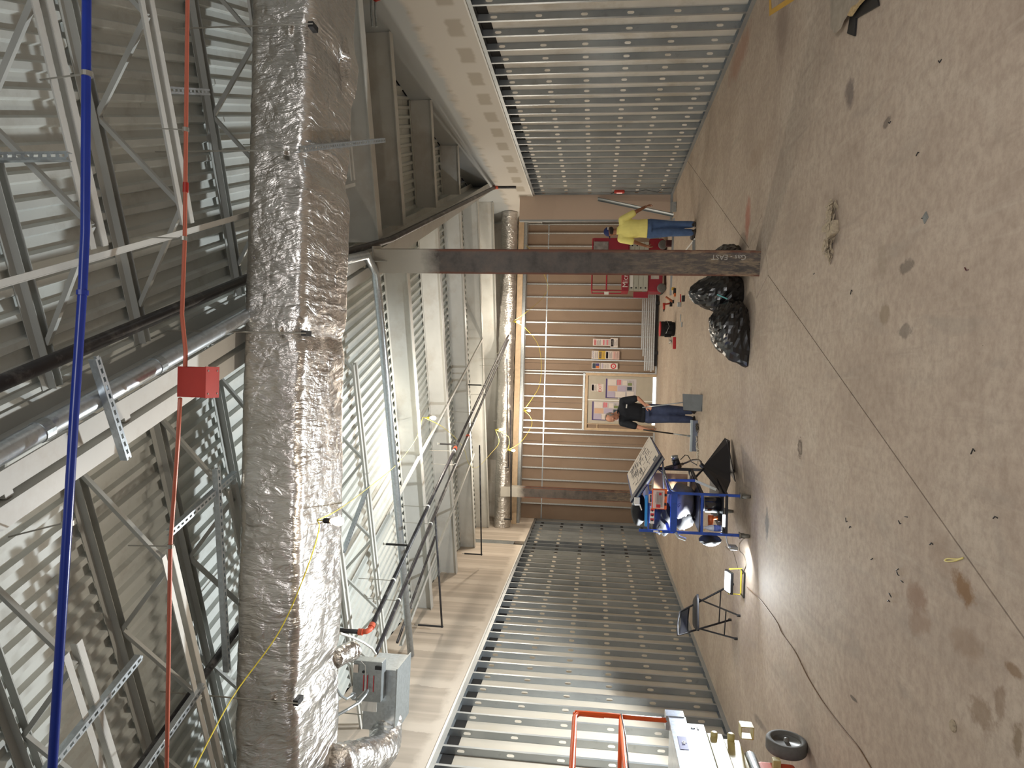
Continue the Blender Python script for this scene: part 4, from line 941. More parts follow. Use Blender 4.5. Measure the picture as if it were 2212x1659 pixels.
# swing arm, diagonal grey handle brace and chain bracket of the cart
MB().beam(at(1440,1037,1,8.75)-CO, at(1501,1038,1,8.75)-CO, .03, .03, (0,1,0)).build('arm', mBl, cart)
MB().beam(at(1501,1038,1,8.75)-CO, at(1548,1058,1,8.6)-CO, .03, .02, (0,1,0)).build('arm', mGalv, cart)
MB().tube([C3(FL, .86)+Vector((-.0,-.02,0)), C3(FL, .82)+Vector((-.05,-.03,0)), C3(FL, .74)+Vector((-.075,-.04,0))], .02, 10).build('hook', mGalvB, cart)
MB().box(C3(FL, 1.09)+Vector((0,-.017,0)), (.022,.003,.06)).build('sticker', mWhite, cart); MB().box(C3(FL, 1.03)+Vector((0,-.017,0)), (.022,.003,.03)).build('sticker', mYelI, cart)
# black triangular pan beside it
pan = thing('metal_pan', 'big black triangular folded metal pan leaning at the right side of the cart', 'pan', (-.95, 9.4, 0))
O_ = Vector((-.95, 9.4, 0)); mPan = M('black_sheet', (30,30,36), .5, var=.15, scale=5)
a1 = at(1519,1008,1,9.35)-O_; a2 = at(1566,946,1,9.75)-O_; a3 = at(1577,952,1,9.6)-O_; a4 = at(1578,1040,1,9.0)-O_; a5 = at(1540,1020,1,9.3)-O_
a6 = at(1566,1072,1,8.6)-O_
mb = MB(); mb.add([a1, a2, a3, a4, a5], [(0,1,2,3,4)]); 
th = Vector((0,.012,0)); mb = MB().poly([a1, a2, a3, a4], .012, (0,1,0)); mb.build('pan_wall', mPan, pan)
MB().poly([a1, a4, a6], .012, (0,1,0)).build('pan_wall', mPan, pan)
MB().poly([Vector((a3.x,a3.y,.06)), Vector((a4.x,a4.y,.06)), Vector((a4.x+.1,a4.y+.6,.06)), Vector((a3.x,a3.y+.12,.06))], .012).build('pan_floor', mPan, pan)
MB().tube([at(1566,955,1,9.70)-O_, at(1565,967,1,9.66)-O_], .02, 10).build('copper_tube', M('tube_pink', (214,176,160), .3, .3, var=0), pan)
k = empty('caster', tuple(at(1583,1017,1,9.45)-O_)); k.location.z = 0; k.parent = pan
MB().lathe([(.026,-.018),(.05,-.016),(.052,0),(.05,.016),(.026,.018)], (0,0,.052), 18, 'x').build('wheel', mGreyCast, k, True); MB().box((0,0,.10), (.06,.08,.03)).build('fork', mGreyCast, k)
MB().beam(at(1413,1013,1,9.4)-O_, at(1540,1016,1,9.4)-O_, .028, .028, (0,1,0)).build('upright', mBk, pan)
MB().beam(at(1520,1012,1,9.35)-O_, at(1494,1040,1,9.0)-O_, .022, .022, (0,1,0)).build('brace', mBk, pan)
MB().beam(at(1524,1018,1,9.2)-O_, at(1560,1062,1,8.7)-O_, .05, .03, (0,1,0)).build('rail', mPan, pan)
MB().beam(at(1488,1014,1,9.4)-O_, at(1490,1027,1,9.4)-O_, .03, .02).build('stub', mBk, pan)
# power head / motor on the upright
mo = thing('pipe_threader_head', 'dark pipe threading motor clamped at the upright with a looping cord', 'motor', tuple(at(1460,1000,1,9.4)))
O2 = mo.location
def rel(x, y, Y): return at(x, y, 1, Y)-O2
MB().tube([rel(1457,984,9.4), rel(1458,992,9.4)], .045, 16).build('motor_cap', mGalv, mo, True); MB().tube([rel(1458,992,9.4), rel(1462,1004,9.4)], .050, 16).build('motor_body', mBk, mo, True)
MB().tube([rel(1462,1004,9.4), rel(1464,1011,9.4)], .056, 12).build('gear_head', M('bronze_dark', (84,68,56), .45, .5, var=.2), mo)
MB().tube([rel(1476,1002,9.4), rel(1495,994,9.4), rel(1509,993,9.4), rel(1514,997,9.4), rel(1516,1005,9.4)], .012, 8).build('handle', mRust, mo, True)
MB().tube([rel(1438,1010,9.4), rel(1455,1006,9.4), rel(1476,1002,9.4)], .018, 8).build('shaft_end', mRust, mo, True)
MB().tube([rel(1470,993,9.4), rel(1480,983,9.4), rel(1486,984,9.4), rel(1494,998,9.4), rel(1506,1005,9.4)], .006, 7).build('cord', mBlack, mo, True)
MB().tube([rel(1513,1003,9.4), rel(1521,1010,9.4)], .03, 12).build('clamp', mBk, mo)
# tilted drawing board with plans
db = thing('drawing_board', 'tilted plan table board with navy lip holding a building plan', 'board', tuple(at(1390,1010,1,8.9)))
O3 = db.location
Q = [None, at(1403,942,1,9.62), at(1432,989,1,8.72), at(1366,1089,1,8.60)]
e1 = Q[2]-Q[3]; e2 = Q[1]-Q[2]; nn_ = e1.cross(e2); r0_ = at(1354,1026,1,5.)-Vector((0,0,EYE)); c0_ = Vector((0,0,EYE)); Q[0] = c0_+r0_*((Q[3]-c0_).dot(nn_)/r0_.dot(nn_))
nq = e1.cross(e2).normalized(); nq = nq if nq.z > 0 else -nq
MB().poly([q-O3 for q in Q], -.03, nq).build('board', M('navy_board', (34,44,92), .5, var=.05), db)
def bq(u, v, h=0): return (Q[3].lerp(Q[2], u)).lerp(Q[0].lerp(Q[1], u), v)+nq*h-O3
mPlan = M('plan_paper', (206,194,180), .7, var=.03)
MB().poly([bq(.06,.16), bq(.96,.16), bq(1.0,.99), bq(.03,.99)], .004, nq).build('plan_sheet', mPlan, db)
lb = MB(); R5 = random.Random(4)
for i in range(110):
    u, v = R5.uniform(.12,.80), R5.uniform(.28,.85); du, dv = R5.choice([(.14,0),(.08,0),(0,.10),(0,.16),(.04,.0)])
    a, b = bq(u, v, .0055), bq(min(.93,u+du), min(.95,v+dv), .0055); lb.beam(a, b, .0045, .001, nq)
lb.build('plan_drawing', M('plan_line', (96,92,94), .7, var=0), db)
MB().beam(bq(.10,.90,.006), bq(.92,.93,.006), .003, .001, nq).build('plan_border', mInk, db)
MB().poly([bq(.80,.19,.005), bq(.90,.19,.005), bq(.90,.29,.005), bq(.80,.29,.005)], .001, nq).build('title_block', mSlate, db)
for i in range(3): MB().beam(bq(.82,.21+.025*i,.007), bq(.88,.21+.025*i,.007), .004, .001, nq).build('title_lines', mPaper, db)
MB().poly([bq(.0,.02), bq(1.0,.02), bq(1.0,.13), bq(.0,.13)], .028, nq).build('lip', M('navy_dark', (24,28,52), .4, var=0), db)
MB().poly([bq(.0,-.03,-.01), bq(1.0,-.03,-.01), bq(1.0,.02,-.01), bq(.0,.02,-.01)], .018, nq).build('lip_edge', mGalv, db)
tx = (bq(.6,.5)-bq(.3,.5)); ty = (bq(.5,.8)-bq(.5,.3))
text('plan_lettering', 'SBF', .07, mInk, db, tuple(bq(.22,.86,.006)), tuple(tx), tuple(ty - tx*(ty.dot(tx)/tx.dot(tx))), th=.0004)
MB().tube([rel(1427,988,8.9)+O2-O3, rel(1432,1000,8.8)+O2-O3, rel(1435,1062,8.5)+O2-O3], .012, 8).build('support_leg', mGalv, db, True)
MB().tube([rel(1434,1018,8.8)+O2-O3, rel(1450,1058,8.5)+O2-O3, rel(1461,1064,8.45)+O2-O3], .010, 8).build('support_leg', mGalv, db, True)
MB().tube([rel(1418,1010,8.9)+O2-O3, rel(1437,1026,8.75)+O2-O3], .010, 8).build('support_leg', mGalv, db)
MB().tube([rel(1372,1090,8.3)+O2-O3, rel(1382,1090,8.35)+O2-O3, rel(1386,1102,8.35)+O2-O3], .007, 8).build('cable', mWhite, db)
# loads on the cart
def P(x, y, Y): return at(x, y, 1, Y)
def blob(name, label, cat, c, r, mat, seed=0, amp=.18, n=26, m=18, parent=None, flatz=None):
    c = Vector(c); mb = MB(); mb.ell((0,0,0), (1,1,1), n, m); vs = []
    for v in mb.v:
        v = Vector(v); q = v*1.7+Vector((seed*3.1, seed, 0)); h = mn.noise(q)*.7 + abs(mn.noise(q*2.1))*.6 - abs(mn.noise(q*4.3))*.35
        s_ = 1+amp*h; p = Vector((v.x*r[0]*s_, v.y*r[1]*s_, v.z*r[2]*s_)); 
        if flatz is not None and p.z < flatz: p.z = flatz+(p.z-flatz)*.03
        vs.append(tuple(p))
    mb.v = vs; o = mb.build(name, mat, parent, True); o.location = c
    if label: tag(o, label, cat)
    return o
mFab = M('black_fabric', (20,20,23), .8, var=.2, scale=14); mPlas = M('bin_bag_plastic', (16,16,18), .28, var=.1, spec=.8)
p = P(1384,1102,8.55); blob('backpack', 'black rounded backpack lying on the top of the blue cart', 'bag', (p.x-.03, 8.74, 1.28), (.20,.14,.09), mFab, 3, .2, flatz=-.08)
p = P(1376,1083,8.5); o = MB().box((0,0,0), (.10,.02,.07)).build('white_box', mWhite, None, bevel=.008); o.location = (p.x, 8.50, p.z); tag(o, 'small white cup lid stuck behind the plan table edge', 'container')
p0, p1 = P(1396,1070,8.46), P(1395,1136,8.46); o = MB().beam(p0-p1, (0,0,0), .07, .028).build('blue_level', M('bright_blue', (52,148,226), .35, var=.05), None); o.location = p1; tag(o, 'bright blue tool case lying along the cart top shelf', 'tool case')
p0, p1 = P(1408,1095,8.42), P(1407,1130,8.42)
lv = thing('box_of_fittings', 'red and white fitting box with round holes on the cart front', 'box', tuple(p1)); w_ = p0.x-p1.x
MB().bb(0, w_, -.03, .05, -.03, .02).build('box', mWhite, lv)
for i in range(3):
    MB().lathe([(.004,-.003),(.011,-.003),(.011,.001)], (w_*(.2+.3*i), -.031, -.005), 12, 'y').build('round_hole', mBlack, lv); MB().bb(w_*(.08+.3*i)+.02, w_*(.08+.3*i)+.05, -.033, -.03, -.026, .016).build('red_panel', mRedI, lv)
# orange parts organiser
og = thing('parts_organiser', 'clear and orange parts organiser case hanging on the cart front', 'case', tuple(P(1440,1078,8.36)))
pa, pb2 = P(1440,1101,8.36), P(1409,1056,8.36); w_, h_ = pb2.x-pa.x, pb2.z-pa.z; mOr = M('case_orange', (226,104,50), .35, var=.05); mClr = M('case_clear', (220,196,190), .15, var=.05)
og.location = pa
MB().bb(0, w_, 0, .05, 0, h_).build('case_body', mOr, og, bevel=.006); MB().bb(.012, w_-.012, -.012, 0, .03, h_-.012).build('clear_lid', mClr, og, bevel=.004)
MB().bb(.03, w_-.03, -.0135, -.012, .05, h_-.05).build('label_sheet', M('label_grey', (160,152,148), .6, var=.05), og)
MB().bb(.02, .06, -.015, -.0135, h_-.10, h_-.05).build('red_square', mRedI, og); MB().bb(w_-.07, w_-.04, -.015, -.0135, h_-.11, h_-.08).build('red_badge', mRedI, og)
MB().bb(.05, w_-.09, -.0145, -.0135, .06, .062).build('label_lines', mInk, og)
for i in range(4): MB().bb(.08, w_-.06, -.0145, -.0135, .075+.02*i, .077+.02*i).build('label_lines', mInk, og)
MB().tube([(w_*.3,.02,h_), (w_*.3,.02,h_+.03), (w_*.7,.02,h_+.03), (w_*.7,.02,h_)], .007, 8).build('handle', mClr, og)
MB().bb(.05, .08, -.018, 0, .004, .03).build('latch', mBlack, og); MB().bb(w_-.08, w_-.05, -.018, 0, .004, .03).build('latch', mBlack, og)
# jacket, bag, can, drill, case, bottle
p = P(1430,1120,8.8); blob('jacket', 'black jacket draped in the middle of the cart', 'jacket', (p.x, 8.85, .98), (.20,.14,.13), mFab, 8, .5)
p = P(1455,1120,8.7); blob('jacket', 'crumpled black bag hanging below the blue crossbar', 'bag', (p.x+.03, 8.8, .74), (.17,.12,.15), mFab, 12, .5)
p = P(1500,1080,8.85); o = blob('plastic_bag', 'big grey plastic sack with scrawled writing inside the cart', 'bag', (-1.58, 8.92, .735), (.24,.30,.17), M('grey_plastic', (104,102,106), .5, var=.12, scale=8), 15, .3, flatz=-.14)
text('scrawl', '(ITS)', .06, mInk, o, (.0, -.315, .05), (1,0,.5), (-.5,0,1))
can = thing('gas_canister', 'shiny black drum canister on the bottom shelf of the cart', 'canister', tuple(P(1545,1088,8.6)))
ca = P(1524,1088,8.62); cb = P(1566,1088,8.62); can.location = (ca.x, 8.62, .315)
MB().lathe([(.08,0),(.088,.01),(.088,.20),(.084,.22),(.06,.235),(.03,.24)], (0,0,0), 24).build('drum', M('black_gloss', (26,28,34), .15, var=.2, spec=.9), can, True); MB().lathe([(.0885,.0),(.0885,.012)], (0,0,.19), 24).build('rim', mGalv, can, True)
dri = thing('orange_drill', 'orange cordless drill lying on the cart bottom shelf', 'tool', (-1.70, 8.55, .312)); mDO = M('tool_orange', (198,96,44), .4, var=.1)
MB().tube([(-.07,0,.12), (.06,0,.12)], [.03,.034], 14).build('motor_housing', mDO, dri, True); MB().tube([(.02,0,.10), (.035,0,.03)], .02, 10).build('grip', mDO, dri, True); MB().box((.035,0,.02), (.09,.06,.035)).build('battery', mBlack, dri, bevel=.004); MB().tube([(-.07,0,.12), (-.12,0,.12)], [.022,.012], 12).build('chuck', mBlack, dri, True)
gc = thing('grey_power_tool', 'grey metal power tool standing on the cart middle shelf', 'tool', (-1.60, 8.72, .312)); MB().tube([(0,0,.0), (0,0,.16)], .045, 16).build('body', mGalv, gc, True); MB().tube([(0,0,.16), (0,0,.22)], [.03,.022], 12).build('neck', mBlack, gc, True)
sb = thing('spray_bottle', 'clear spray bottle with yellow nozzle on the cart bottom shelf', 'bottle', (-1.775, 8.45, .312)); mBot = M('bottle_plastic', (196,206,226), .2, var=.03)
MB().lathe([(.035,0),(.038,.01),(.038,.12),(.03,.155),(.014,.19),(.012,.21)], (0,0,0), 18).build('bottle', mBot, sb, True); MB().lathe([(.0385,.02),(.0385,.10)], (0,0,0), 18).build('blue_label', M('label_blue', (92,112,190), .5, var=.2, scale=60), sb, True)
MB().box((-.008,0,.245), (.05,.02,.03)).build('trigger_head', mYelI, sb, bevel=.004); MB().box((-.028,0,.215), (.008,.012,.04)).build('trigger', mYelI, sb); MB().lathe([(.015,.20),(.015,.225)], (0,0,0), 12).build('collar', mWhite, sb)
bb_ = blob('tool_bag', 'small dark grey tool bag hanging on the left side of the cart', 'bag', (-1.93, 8.50, .44), (.07,.10,.12), mFab, 21, .2)
cl = thing('strip_light', 'glaring white strip light under the left edge of the cart', 'lamp', (-1.98, 8.40, .19)); MB().box((0,0,0), (.035,.14,.09)).build('housing', mGalv, cl, bevel=.004); MB().box((-.019,0,0), (.006,.12,.07)).build('lens', mGlow, cl); MB().tube([(0,.0,.045), (.06,0,.07), (.12,.02,.08)], .008, 8).build('bracket', mGalv, cl)
st_ = thing('strip_light', 'lit white bar lamp along the bottom shelf of the cart', 'lamp', (-1.70, 8.42, .30)); MB().box((.03,-.03,.005), (.14,.02,.03)).build('lens', M('bar_lamp', (240,246,255), .3, var=0, emis=3.5), st_); MB().box((.03,-.018,.005), (.15,.01,.036)).build('housing', mGalv, st_)
cbk = MB().box((0,0,0), (.30,.02,.44)).build('cardboard_sheet', M('cardboard', (176,140,106), .8, var=.08)); cbk.location = (-1.42, 9.36, .83); tag(cbk, 'brown cardboard sheet standing at the back of the cart', 'cardboard')

# ------------------------------------------------------------------ orange scissor lift, near left
lf = thing('scissor_lift', 'orange scissor lift with galvanised platform at the near left', 'lift', (-3.45, 5.2, 0)); O4 = Vector(lf.location)
mLO = M('lift_orange', (232,98,42), .38, var=.04); mLO2 = M('lift_base_orange', (206,88,58), .35, var=.06); mArm = M('arm_yellow', (184,172,118), .4, var=.06, dirt=((140,120,80), 6, .4)); mTire = M('tyre_grey', (96,96,94), .8, var=.1, scale=30); mArmS = galv_mat('arm_silver', (206,214,220), .3)
xr, xl, ya, yb = -3.03, -3.82, 3.7, 6.2
def LB(nm, x0, x1, y0, y1, z0, z1, m, par=lf, bev=.004): return MB().bb(x0-O4.x, x1-O4.x, y0-O4.y, y1-O4.y, z0-O4.z, z1-O4.z).build(nm, m, par, bevel=bev)
for x in (xr, xl):
    pts = [(x, yb, 1.15), (x, yb, 1.88), (x, yb-.02, 1.93), (x, yb-.08, 1.96), (x, ya, 1.96), (x, ya, 1.15)]
    MB().tube([Vector(p)-O4 for p in pts], .022, 10).build('guard_rail', mLO, lf, True)
    MB().tube([Vector(p)-O4 for p in ((x, yb, 1.55), (x, ya, 1.55))], .019, 10).build('mid_rail', mLO, lf, True)
    for y in (5.0,): MB().tube([Vector(p)-O4 for p in ((x, y, 1.15), (x, y, 1.96))], .02, 8).build('rail_post', mLO, lf, True)
for z in (1.96, 1.55): MB().tube([Vector(p)-O4 for p in ((xl, yb, z), (xr, yb, z))], .019, 8).build('end_rail', mLO, lf, True)
MB().beam(Vector((xr,yb-.006,1.70))-O4, Vector((xr,yb-.006,1.96))-O4, .044, .02, (0,1,0)).build('bracket', mLO, lf); 
MB().tube([Vector(p)-O4 for p in ((xr+.03,yb-.02,1.55), (xr+.035,yb-.4,1.53), (xr+.03,ya,1.50))], .007, 7).build('cable', mBlack, lf, True)
LB('platform', xl+.02, xr+.03, ya, yb-.02, 1.02, 1.13, mArmS); LB('platform_side', xr+.03, xr+.045, ya, yb, .99, 1.14, mArmS); LB('end_box', xr-.08, xr+.05, yb-.02, yb+.10, 1.00, 1.16, mGalvB)
LB('end_hook', xr-.16, xr-.09, yb-.02, yb+.06, .98, 1.10, M('hook_dark', (74,66,66), .5, .5, var=0))
sp = LB('sticker', xr+.045, xr+.047, yb-.55, yb-.35, 1.03, 1.10, M('sticker_blue', (58,58,150), .4, var=0), bev=0); text('lettering', 'up', .055, mWhite, lf, tuple(Vector((xr+.049, yb-.45, 1.065))-O4), (0,1,0), (0,0,1))
LB('upper_arm', xr-.04, xr+.02, ya, yb-.06, .84, .985, mArmS); 
MB().beam(Vector((xr+.022,yb-.16,.90))-O4, Vector((xr+.022,yb-.10,.90))-O4, .004, .012).build('slot', mBlack, lf); MB().lathe([(.012,-.003),(.018,-.003),(.018,.003),(.012,.003)], Vector((xr+.022,yb-.13,.94))-O4, 14, 'x').build('pin_ring', mGalvB, lf)
LB('scissor_arm', xr-.08, xr-.01, ya, yb-.14, .70, .825, mArm); LB('scissor_arm', xr-.11, xr-.04, ya, yb-.16, .56, .69, mArm)
for z in (.77, .63): MB().lathe([(.010,-.05),(.03,-.05),(.03,.03),(.026,.035)], Vector((xr-.02,yb-.17,z))-O4, 14, 'x').build('pivot_pin', mArm, lf, True)
MB().tube([Vector((xr-.10,yb-.30,.50))-O4, Vector((xr-.10,ya,.50))-O4], .05, 16).build('hydraulic_cylinder', mGalvB, lf, True)
sq = MB(); cx, cy, cz = xr+.02, yb-.10, .49
for a in ((-.05,0),(.05,0)): sq.bb(cx+a[0]-.004-O4.x, cx+a[0]+.004-O4.x, cy-.05-O4.y, cy+.05-O4.y, cz-.05, cz+.05)
for a in (-.05,.05): sq.bb(cx-.05-O4.x, cx+.05-O4.x, cy-.05-O4.y, cy+.05-O4.y, cz+a-.004, cz+a+.004)
sq.build('fork_pocket', mArm, lf)
LB('chassis', xl+.0, xr-.13, ya, yb-.28, .14, .44, mLO2, bev=.03); LB('chassis_top', xl+.04, xr-.16, ya, yb-.34, .44, .47, mLO2)
LB('latch', xr-.20, xr-.08, yb-.50, yb-.47, .33, .345, mBlack); LB('steer_arm', xr-.16, xr-.05, yb-.42, yb-.36, .28, .34, mArm)
for (x, y) in ((xr-.06, yb-.13), (xl+.02, yb-.13), (xr-.06, ya+.3), (xl+.02, ya+.3)):
    c = Vector((x, y, .165))-O4; wq = empty('wheel', tuple(c)); wq.parent = lf
    MB().lathe([(.10,-.05),(.155,-.052),(.165,-.04),(.165,.04),(.155,.052),(.125,.054),(.118,.03)], (0,0,0), 28, 'x').build('tyre', mTire, wq, True)
    MB().lathe([(.118,.032),(.112,.034),(.10,.0),(.05,.0),(.05,.02),(.022,.03),(.018,.055),(.006,.06)], (0,0,0), 24, 'x').build('hub', M('hub_grey', (110,110,108), .5, .3, var=.1), wq, True)
    for a in range(4): MB().ell((.012, .078*cos(a*pi/2+.4), .078*sin(a*pi/2+.4)), (.006,.006,.006), 8, 5).build('wheel_bolt', mGalvB, wq)
    if x < xr-.3: wq.rotation_euler.z = pi

# ------------------------------------------------------------------ red lift, far
rl_ = thing('scissor_lift', 'small dark red scissor lift parked behind the column at the tan wall', 'lift', (3.1, 19.6, 0)); O5 = Vector(rl_.location)
mLR = M('lift_red', (142,30,48), .45, var=.06); mArmG = M('arm_grey', (176,178,168), .5, var=.05)
def RB(nm, x0, x1, y0, y1, z0, z1, m, bev=.004): return MB().bb(x0-O5.x, x1-O5.x, y0-O5.y, y1-O5.y, z0, z1).build(nm, m, rl_, bevel=bev)
RX0, RX1, RY0, RY1 = 2.36, 3.82, 19.28, 20.0
RB('chassis', RX0, RX1, RY0+.05, RY1, .10, .48, mLR, .02); RB('platform', RX0, RX1, RY0, RY1, 1.02, 1.20, mLR)
for i in range(4): RB('scissor_arm', RX0+.03, RX1-.1, RY0+.03, RY0+.10, .50+.128*i, .62+.128*i, mArmG)
for i in range(4):
    for x in (RX0+.10, RX1-.2): MB().lathe([(.001,-.004),(.022,-.004),(.022,.0)], Vector((x, RY0+.028, .56+.128*i))-O5, 12, 'y').build('arm_pin', mBlack, rl_)
for x in (RX0+.10, RX1-.18):
    for y in (RY0+.0, RY1-.05):
        MB().lathe([(.04,-.04),(.10,-.045),(.125,-.03),(.125,.03),(.10,.045),(.04,.04)], Vector((x, y, .125))-O5, 22, 'y').build('wheel', mTire, rl_, True)
RB('battery_plate', RX0+.35, RX0+.75, RY0+.045, RY0+.05, .20, .42, M('label_white', (176,170,166), .6, var=.1), 0)
for (z0, z1) in ((1.2, 2.03),):
    for x in (RX0+.02, RX1-.02):
        for y in (RY0+.02, RY1-.02): MB().tube([Vector((x,y,z0))-O5, Vector((x,y,z1))-O5], .018, 8).build('rail_post', mLR, rl_)
    for z in (2.03, 1.62):
        for y in (RY0+.02, RY1-.02): MB().tube([Vector((RX0+.02,y,z))-O5, Vector((RX1-.02,y,z))-O5], .018, 8).build('guard_rail', mLR, rl_)
        for x in (RX0+.02, RX1-.02): MB().tube([Vector((x,RY0+.02,z))-O5, Vector((x,RY1-.02,z))-O5], .018, 8).build('end_rail', mLR, rl_)
RB('control_box', RX1-.62, RX1-.10, RY0-.04, RY0+.02, 1.60, 2.0, M('control_grey', (130,126,124), .6, var=.3, scale=9), .01); RB('red_panel', RX1-.45, RX1-.0, RY0-.02, RY0+.02, 1.05, 2.0, mLR)
RB('ladder_foot', RX0-.16, RX0+.0, RY0+.1, RY0+.14, .48, .88, mLR)
tg = RB('white_tag', RX0-.10, RX0-.02, RY0, RY0+.004, 1.56, 1.68, mWhite, 0)
text('lettering', 'Micro', .20, mWhite, rl_, tuple(Vector((RX0+.34, RY0-.003, 1.11))-O5), XD, ZD); text('lettering', 'united', .075, mInk, rl_, tuple(Vector((RX0+.28, RY0+.027, .945))-O5), XD, ZD)
MB().bb(RX0+.12-O5.x, RX0+.50-O5.x, RY0+.024-O5.y, RY0+.029-O5.y, .905, .985).build('white_plate', mWhite, rl_); text('lettering', '528', .08, mInk, rl_, tuple(Vector((RX0+.52, RY0+.026, 1.0-.03))-O5), XD, ZD)

# ------------------------------------------------------------------ bundle of studs lying before the tan wall
pile = thing('stud_bundle', 'stack of new galvanised studs lying on black blocks before the tan wall', 'stud stack', (1.4, 21.2, 0)); O6 = Vector(pile.location)
R6 = random.Random(2)
for i in range(5):
    z = .12+.062*i; MB().bb(.20+R6.uniform(-.02,.02)-O6.x, 4.05-O6.x, -.05+R6.uniform(-.01,.01), .05, z, z+.042).build('stud', mStudB, pile)
for i in range(2): MB().bb(.64-O6.x+.2*i, 3.6-O6.x, -.04, .045, .43+.05*i, .465+.05*i).build('stud', mStudB, pile)
for x in (.7, 2.2, 3.6): MB().bb(x-O6.x, x+.09-O6.x, -.08, .08, 0, .12).build('block', mBlack, pile)
MB().bb(.35-O6.x, 3.9-O6.x, .03, .05, .03, .11).build('base_board', mBlack, pile)
def loose(name, label, a, b, w_, h_, mat=mStud, cat='stud', side=Z3):
    a, b = Vector(a), Vector(b); mb = MB(); t = .0015
    _, _, _, n, u = mb.frame(a, b, side)
    mb.beam(a-u*(h_/2), b-u*(h_/2), w_, t, u); mb.beam(a+n*(w_/2), b+n*(w_/2), t, h_, u); mb.beam(a-n*(w_/2), b-n*(w_/2), t, h_, u)
    mb.v = [(v[0]-a.x, v[1]-a.y, v[2]-a.z) for v in mb.v]; o = mb.build(name, mat, None); o.location = a; return tag(o, label, cat)
loose('loose_stud', 'long metal track leaning on the pinkish return wall', at(1291,430,1,18.20), (4.05, 17.55, .05), .09, .04)
loose('loose_track', 'metal track lying on the floor along the return wall towards the lift', (4.0, 17.7, .021), (2.1, 17.9, .021), .09, .04)
loose('loose_track', 'metal track lying on the floor from the return wall to the right studs', F(1452,438,.021), F(1428,474,.021), .09, .04)
loose('loose_stud', 'short metal stud lying on the floor beside the yellow shirt man', F(1501,520,.022), F(1501,560,.022), .10, .04)
wl_ = loose('angle_leaning', 'thin white metal angle leaning at the feet of the yellow shirt man', F(1502,516,.01), at(1478,545,1,15.2), .02, .02, mWhite, 'angle')

# ------------------------------------------------------------------ floor items near the tan wall
bk_ = thing('tool_bucket', 'round black bucket with tool pockets standing on the floor', 'bucket', (1.18, 16.95, 0))
MB().lathe([(.15,0),(.17,.02),(.18,.30),(.17,.36),(.16,.36),(.15,.1)], (0,0,0), 24).build('bucket', mFab, bk_, True)
for a in (200, 240, 280, 320): MB().box((.185*cos(radians(a)), .185*sin(radians(a)), .16), (.09,.03,.16), Matrix.Rotation(radians(a+90), 3, 'Z')).build('pocket', mFab, bk_, bevel=.008)
MB().tube([(.17,0,.33), (.20,-.10,.20), (.05,-.21,.15), (-.12,-.18,.22)], .006, 6).build('strap', mGalv, bk_, True); MB().lathe([(.171,.33),(.183,.34),(.183,.355),(.171,.36)], (0,0,0), 24).build('red_rim', mRedI, bk_, True)
dl = thing('drill_driver', 'red and black cordless drill lying on the floor right of the bucket', 'tool', tuple(F(1452,660,0))); k = 1.5
MB().tube([(-.10,0,.20), (.06,.0,.20)], [.028,.036], 14).build('motor_housing', mRedBox, dl, True); MB().tube([(.03,0,.19), (.05,0,.06)], .021, 10).build('grip', mRedBox, dl, True); MB().box((.045,0,.032), (.14,.07,.06)).build('battery', mBlack, dl, bevel=.006); MB().tube([(-.10,0,.20), (-.16,0,.20)], [.022,.010], 10).build('chuck', mBlack, dl, True)
im = thing('impact_driver', 'orange brown impact driver propped behind the red drill', 'tool', tuple(F(1456,650,0)))
MB().tube([(-.02,0,.03), (.10,.02,.20)], [.03,.026], 12).build('body', M('tool_brown', (164,92,60), .5, var=.15), im, True); MB().box((-.02,0,.02), (.08,.06,.04)).build('battery', mBlack, im, bevel=.005)
def smallbox(name, label, cat, x, y, d, mat, rz=0):
    p = F(x, y, 0); o = MB().box((0,0,d[2]/2), d).build(name, mat, None, bevel=min(d)*.12); o.location = p; o.rotation_euler.z = rz; return tag(o, label, cat)
smallbox('battery_pack', 'black tool battery nearest the red drill on the floor', 'battery', 1460, 629, (.14,.08,.06), mBlack); smallbox('tape_measure', 'yellow black tape measure on the floor by the track', 'tape measure', 1457, 624, (.07,.05,.07), mYelI); smallbox('screw_box', 'small orange and black screw box behind the battery', 'box', 1460, 637, (.08,.06,.05), mOrI)
smallbox('charger', 'dark grey round edged charger on the floor nearest the camera of the tools', 'charger', 1479, 645, (.13,.09,.06), mBlack); smallbox('red_snips', 'red handled snips lying beside the dark charger', 'snips', 1471, 644, (.18,.03,.02), mRedI, .2)
smallbox('silver_tin', 'small silver tin standing on the floor by the charger', 'tin', 1471, 658, (.10,.08,.08), mGalvB); smallbox('red_level', 'short red level lying left of the black bucket', 'level', 1460, 741, (.28,.05,.07), mRedI, .1)
smallbox('clamp_pair', 'pale grey clip lying right of the bucket', 'clip', 1471, 687, (.16,.05,.02), mGalv); smallbox('metal_clip', 'small metal clip lying before the bucket', 'clip', 1474, 701, (.11,.03,.03), mGalv); smallbox('white_block', 'white plastic roll on the floor left of the red level', 'roll', 1458, 752, (.06,.05,.05), mWhite)
smallbox('dark_box', 'small dark red box on the floor at the lift beside the man', 'box', 1452, 526, (.16,.14,.16), M('dark_red_box', (66,24,26), .6, var=0))
smallbox('grey_box', 'small grey box on the floor by the right studs', 'box', 1461, 447, (.24,.10,.10), mGalv); smallbox('brown_pad', 'short wood scrap leaning by the stud bundle end', 'scrap', 1424, 648, (.14,.06,.08), mWood)
hd = MB(); R7 = random.Random(5)
for i in range(40): a = R7.uniform(0, 6.28); r = R7.uniform(.02,.13); hd.beam((0,0,.01), (r*cos(a), r*sin(a), R7.uniform(.01,.10)), .004, .004)
o = hd.build('wire_scraps', mGalv); o.location = F(1452,738,0); tag(o, 'tangle of wire scraps beside the red level', 'scraps', kind='stuff')
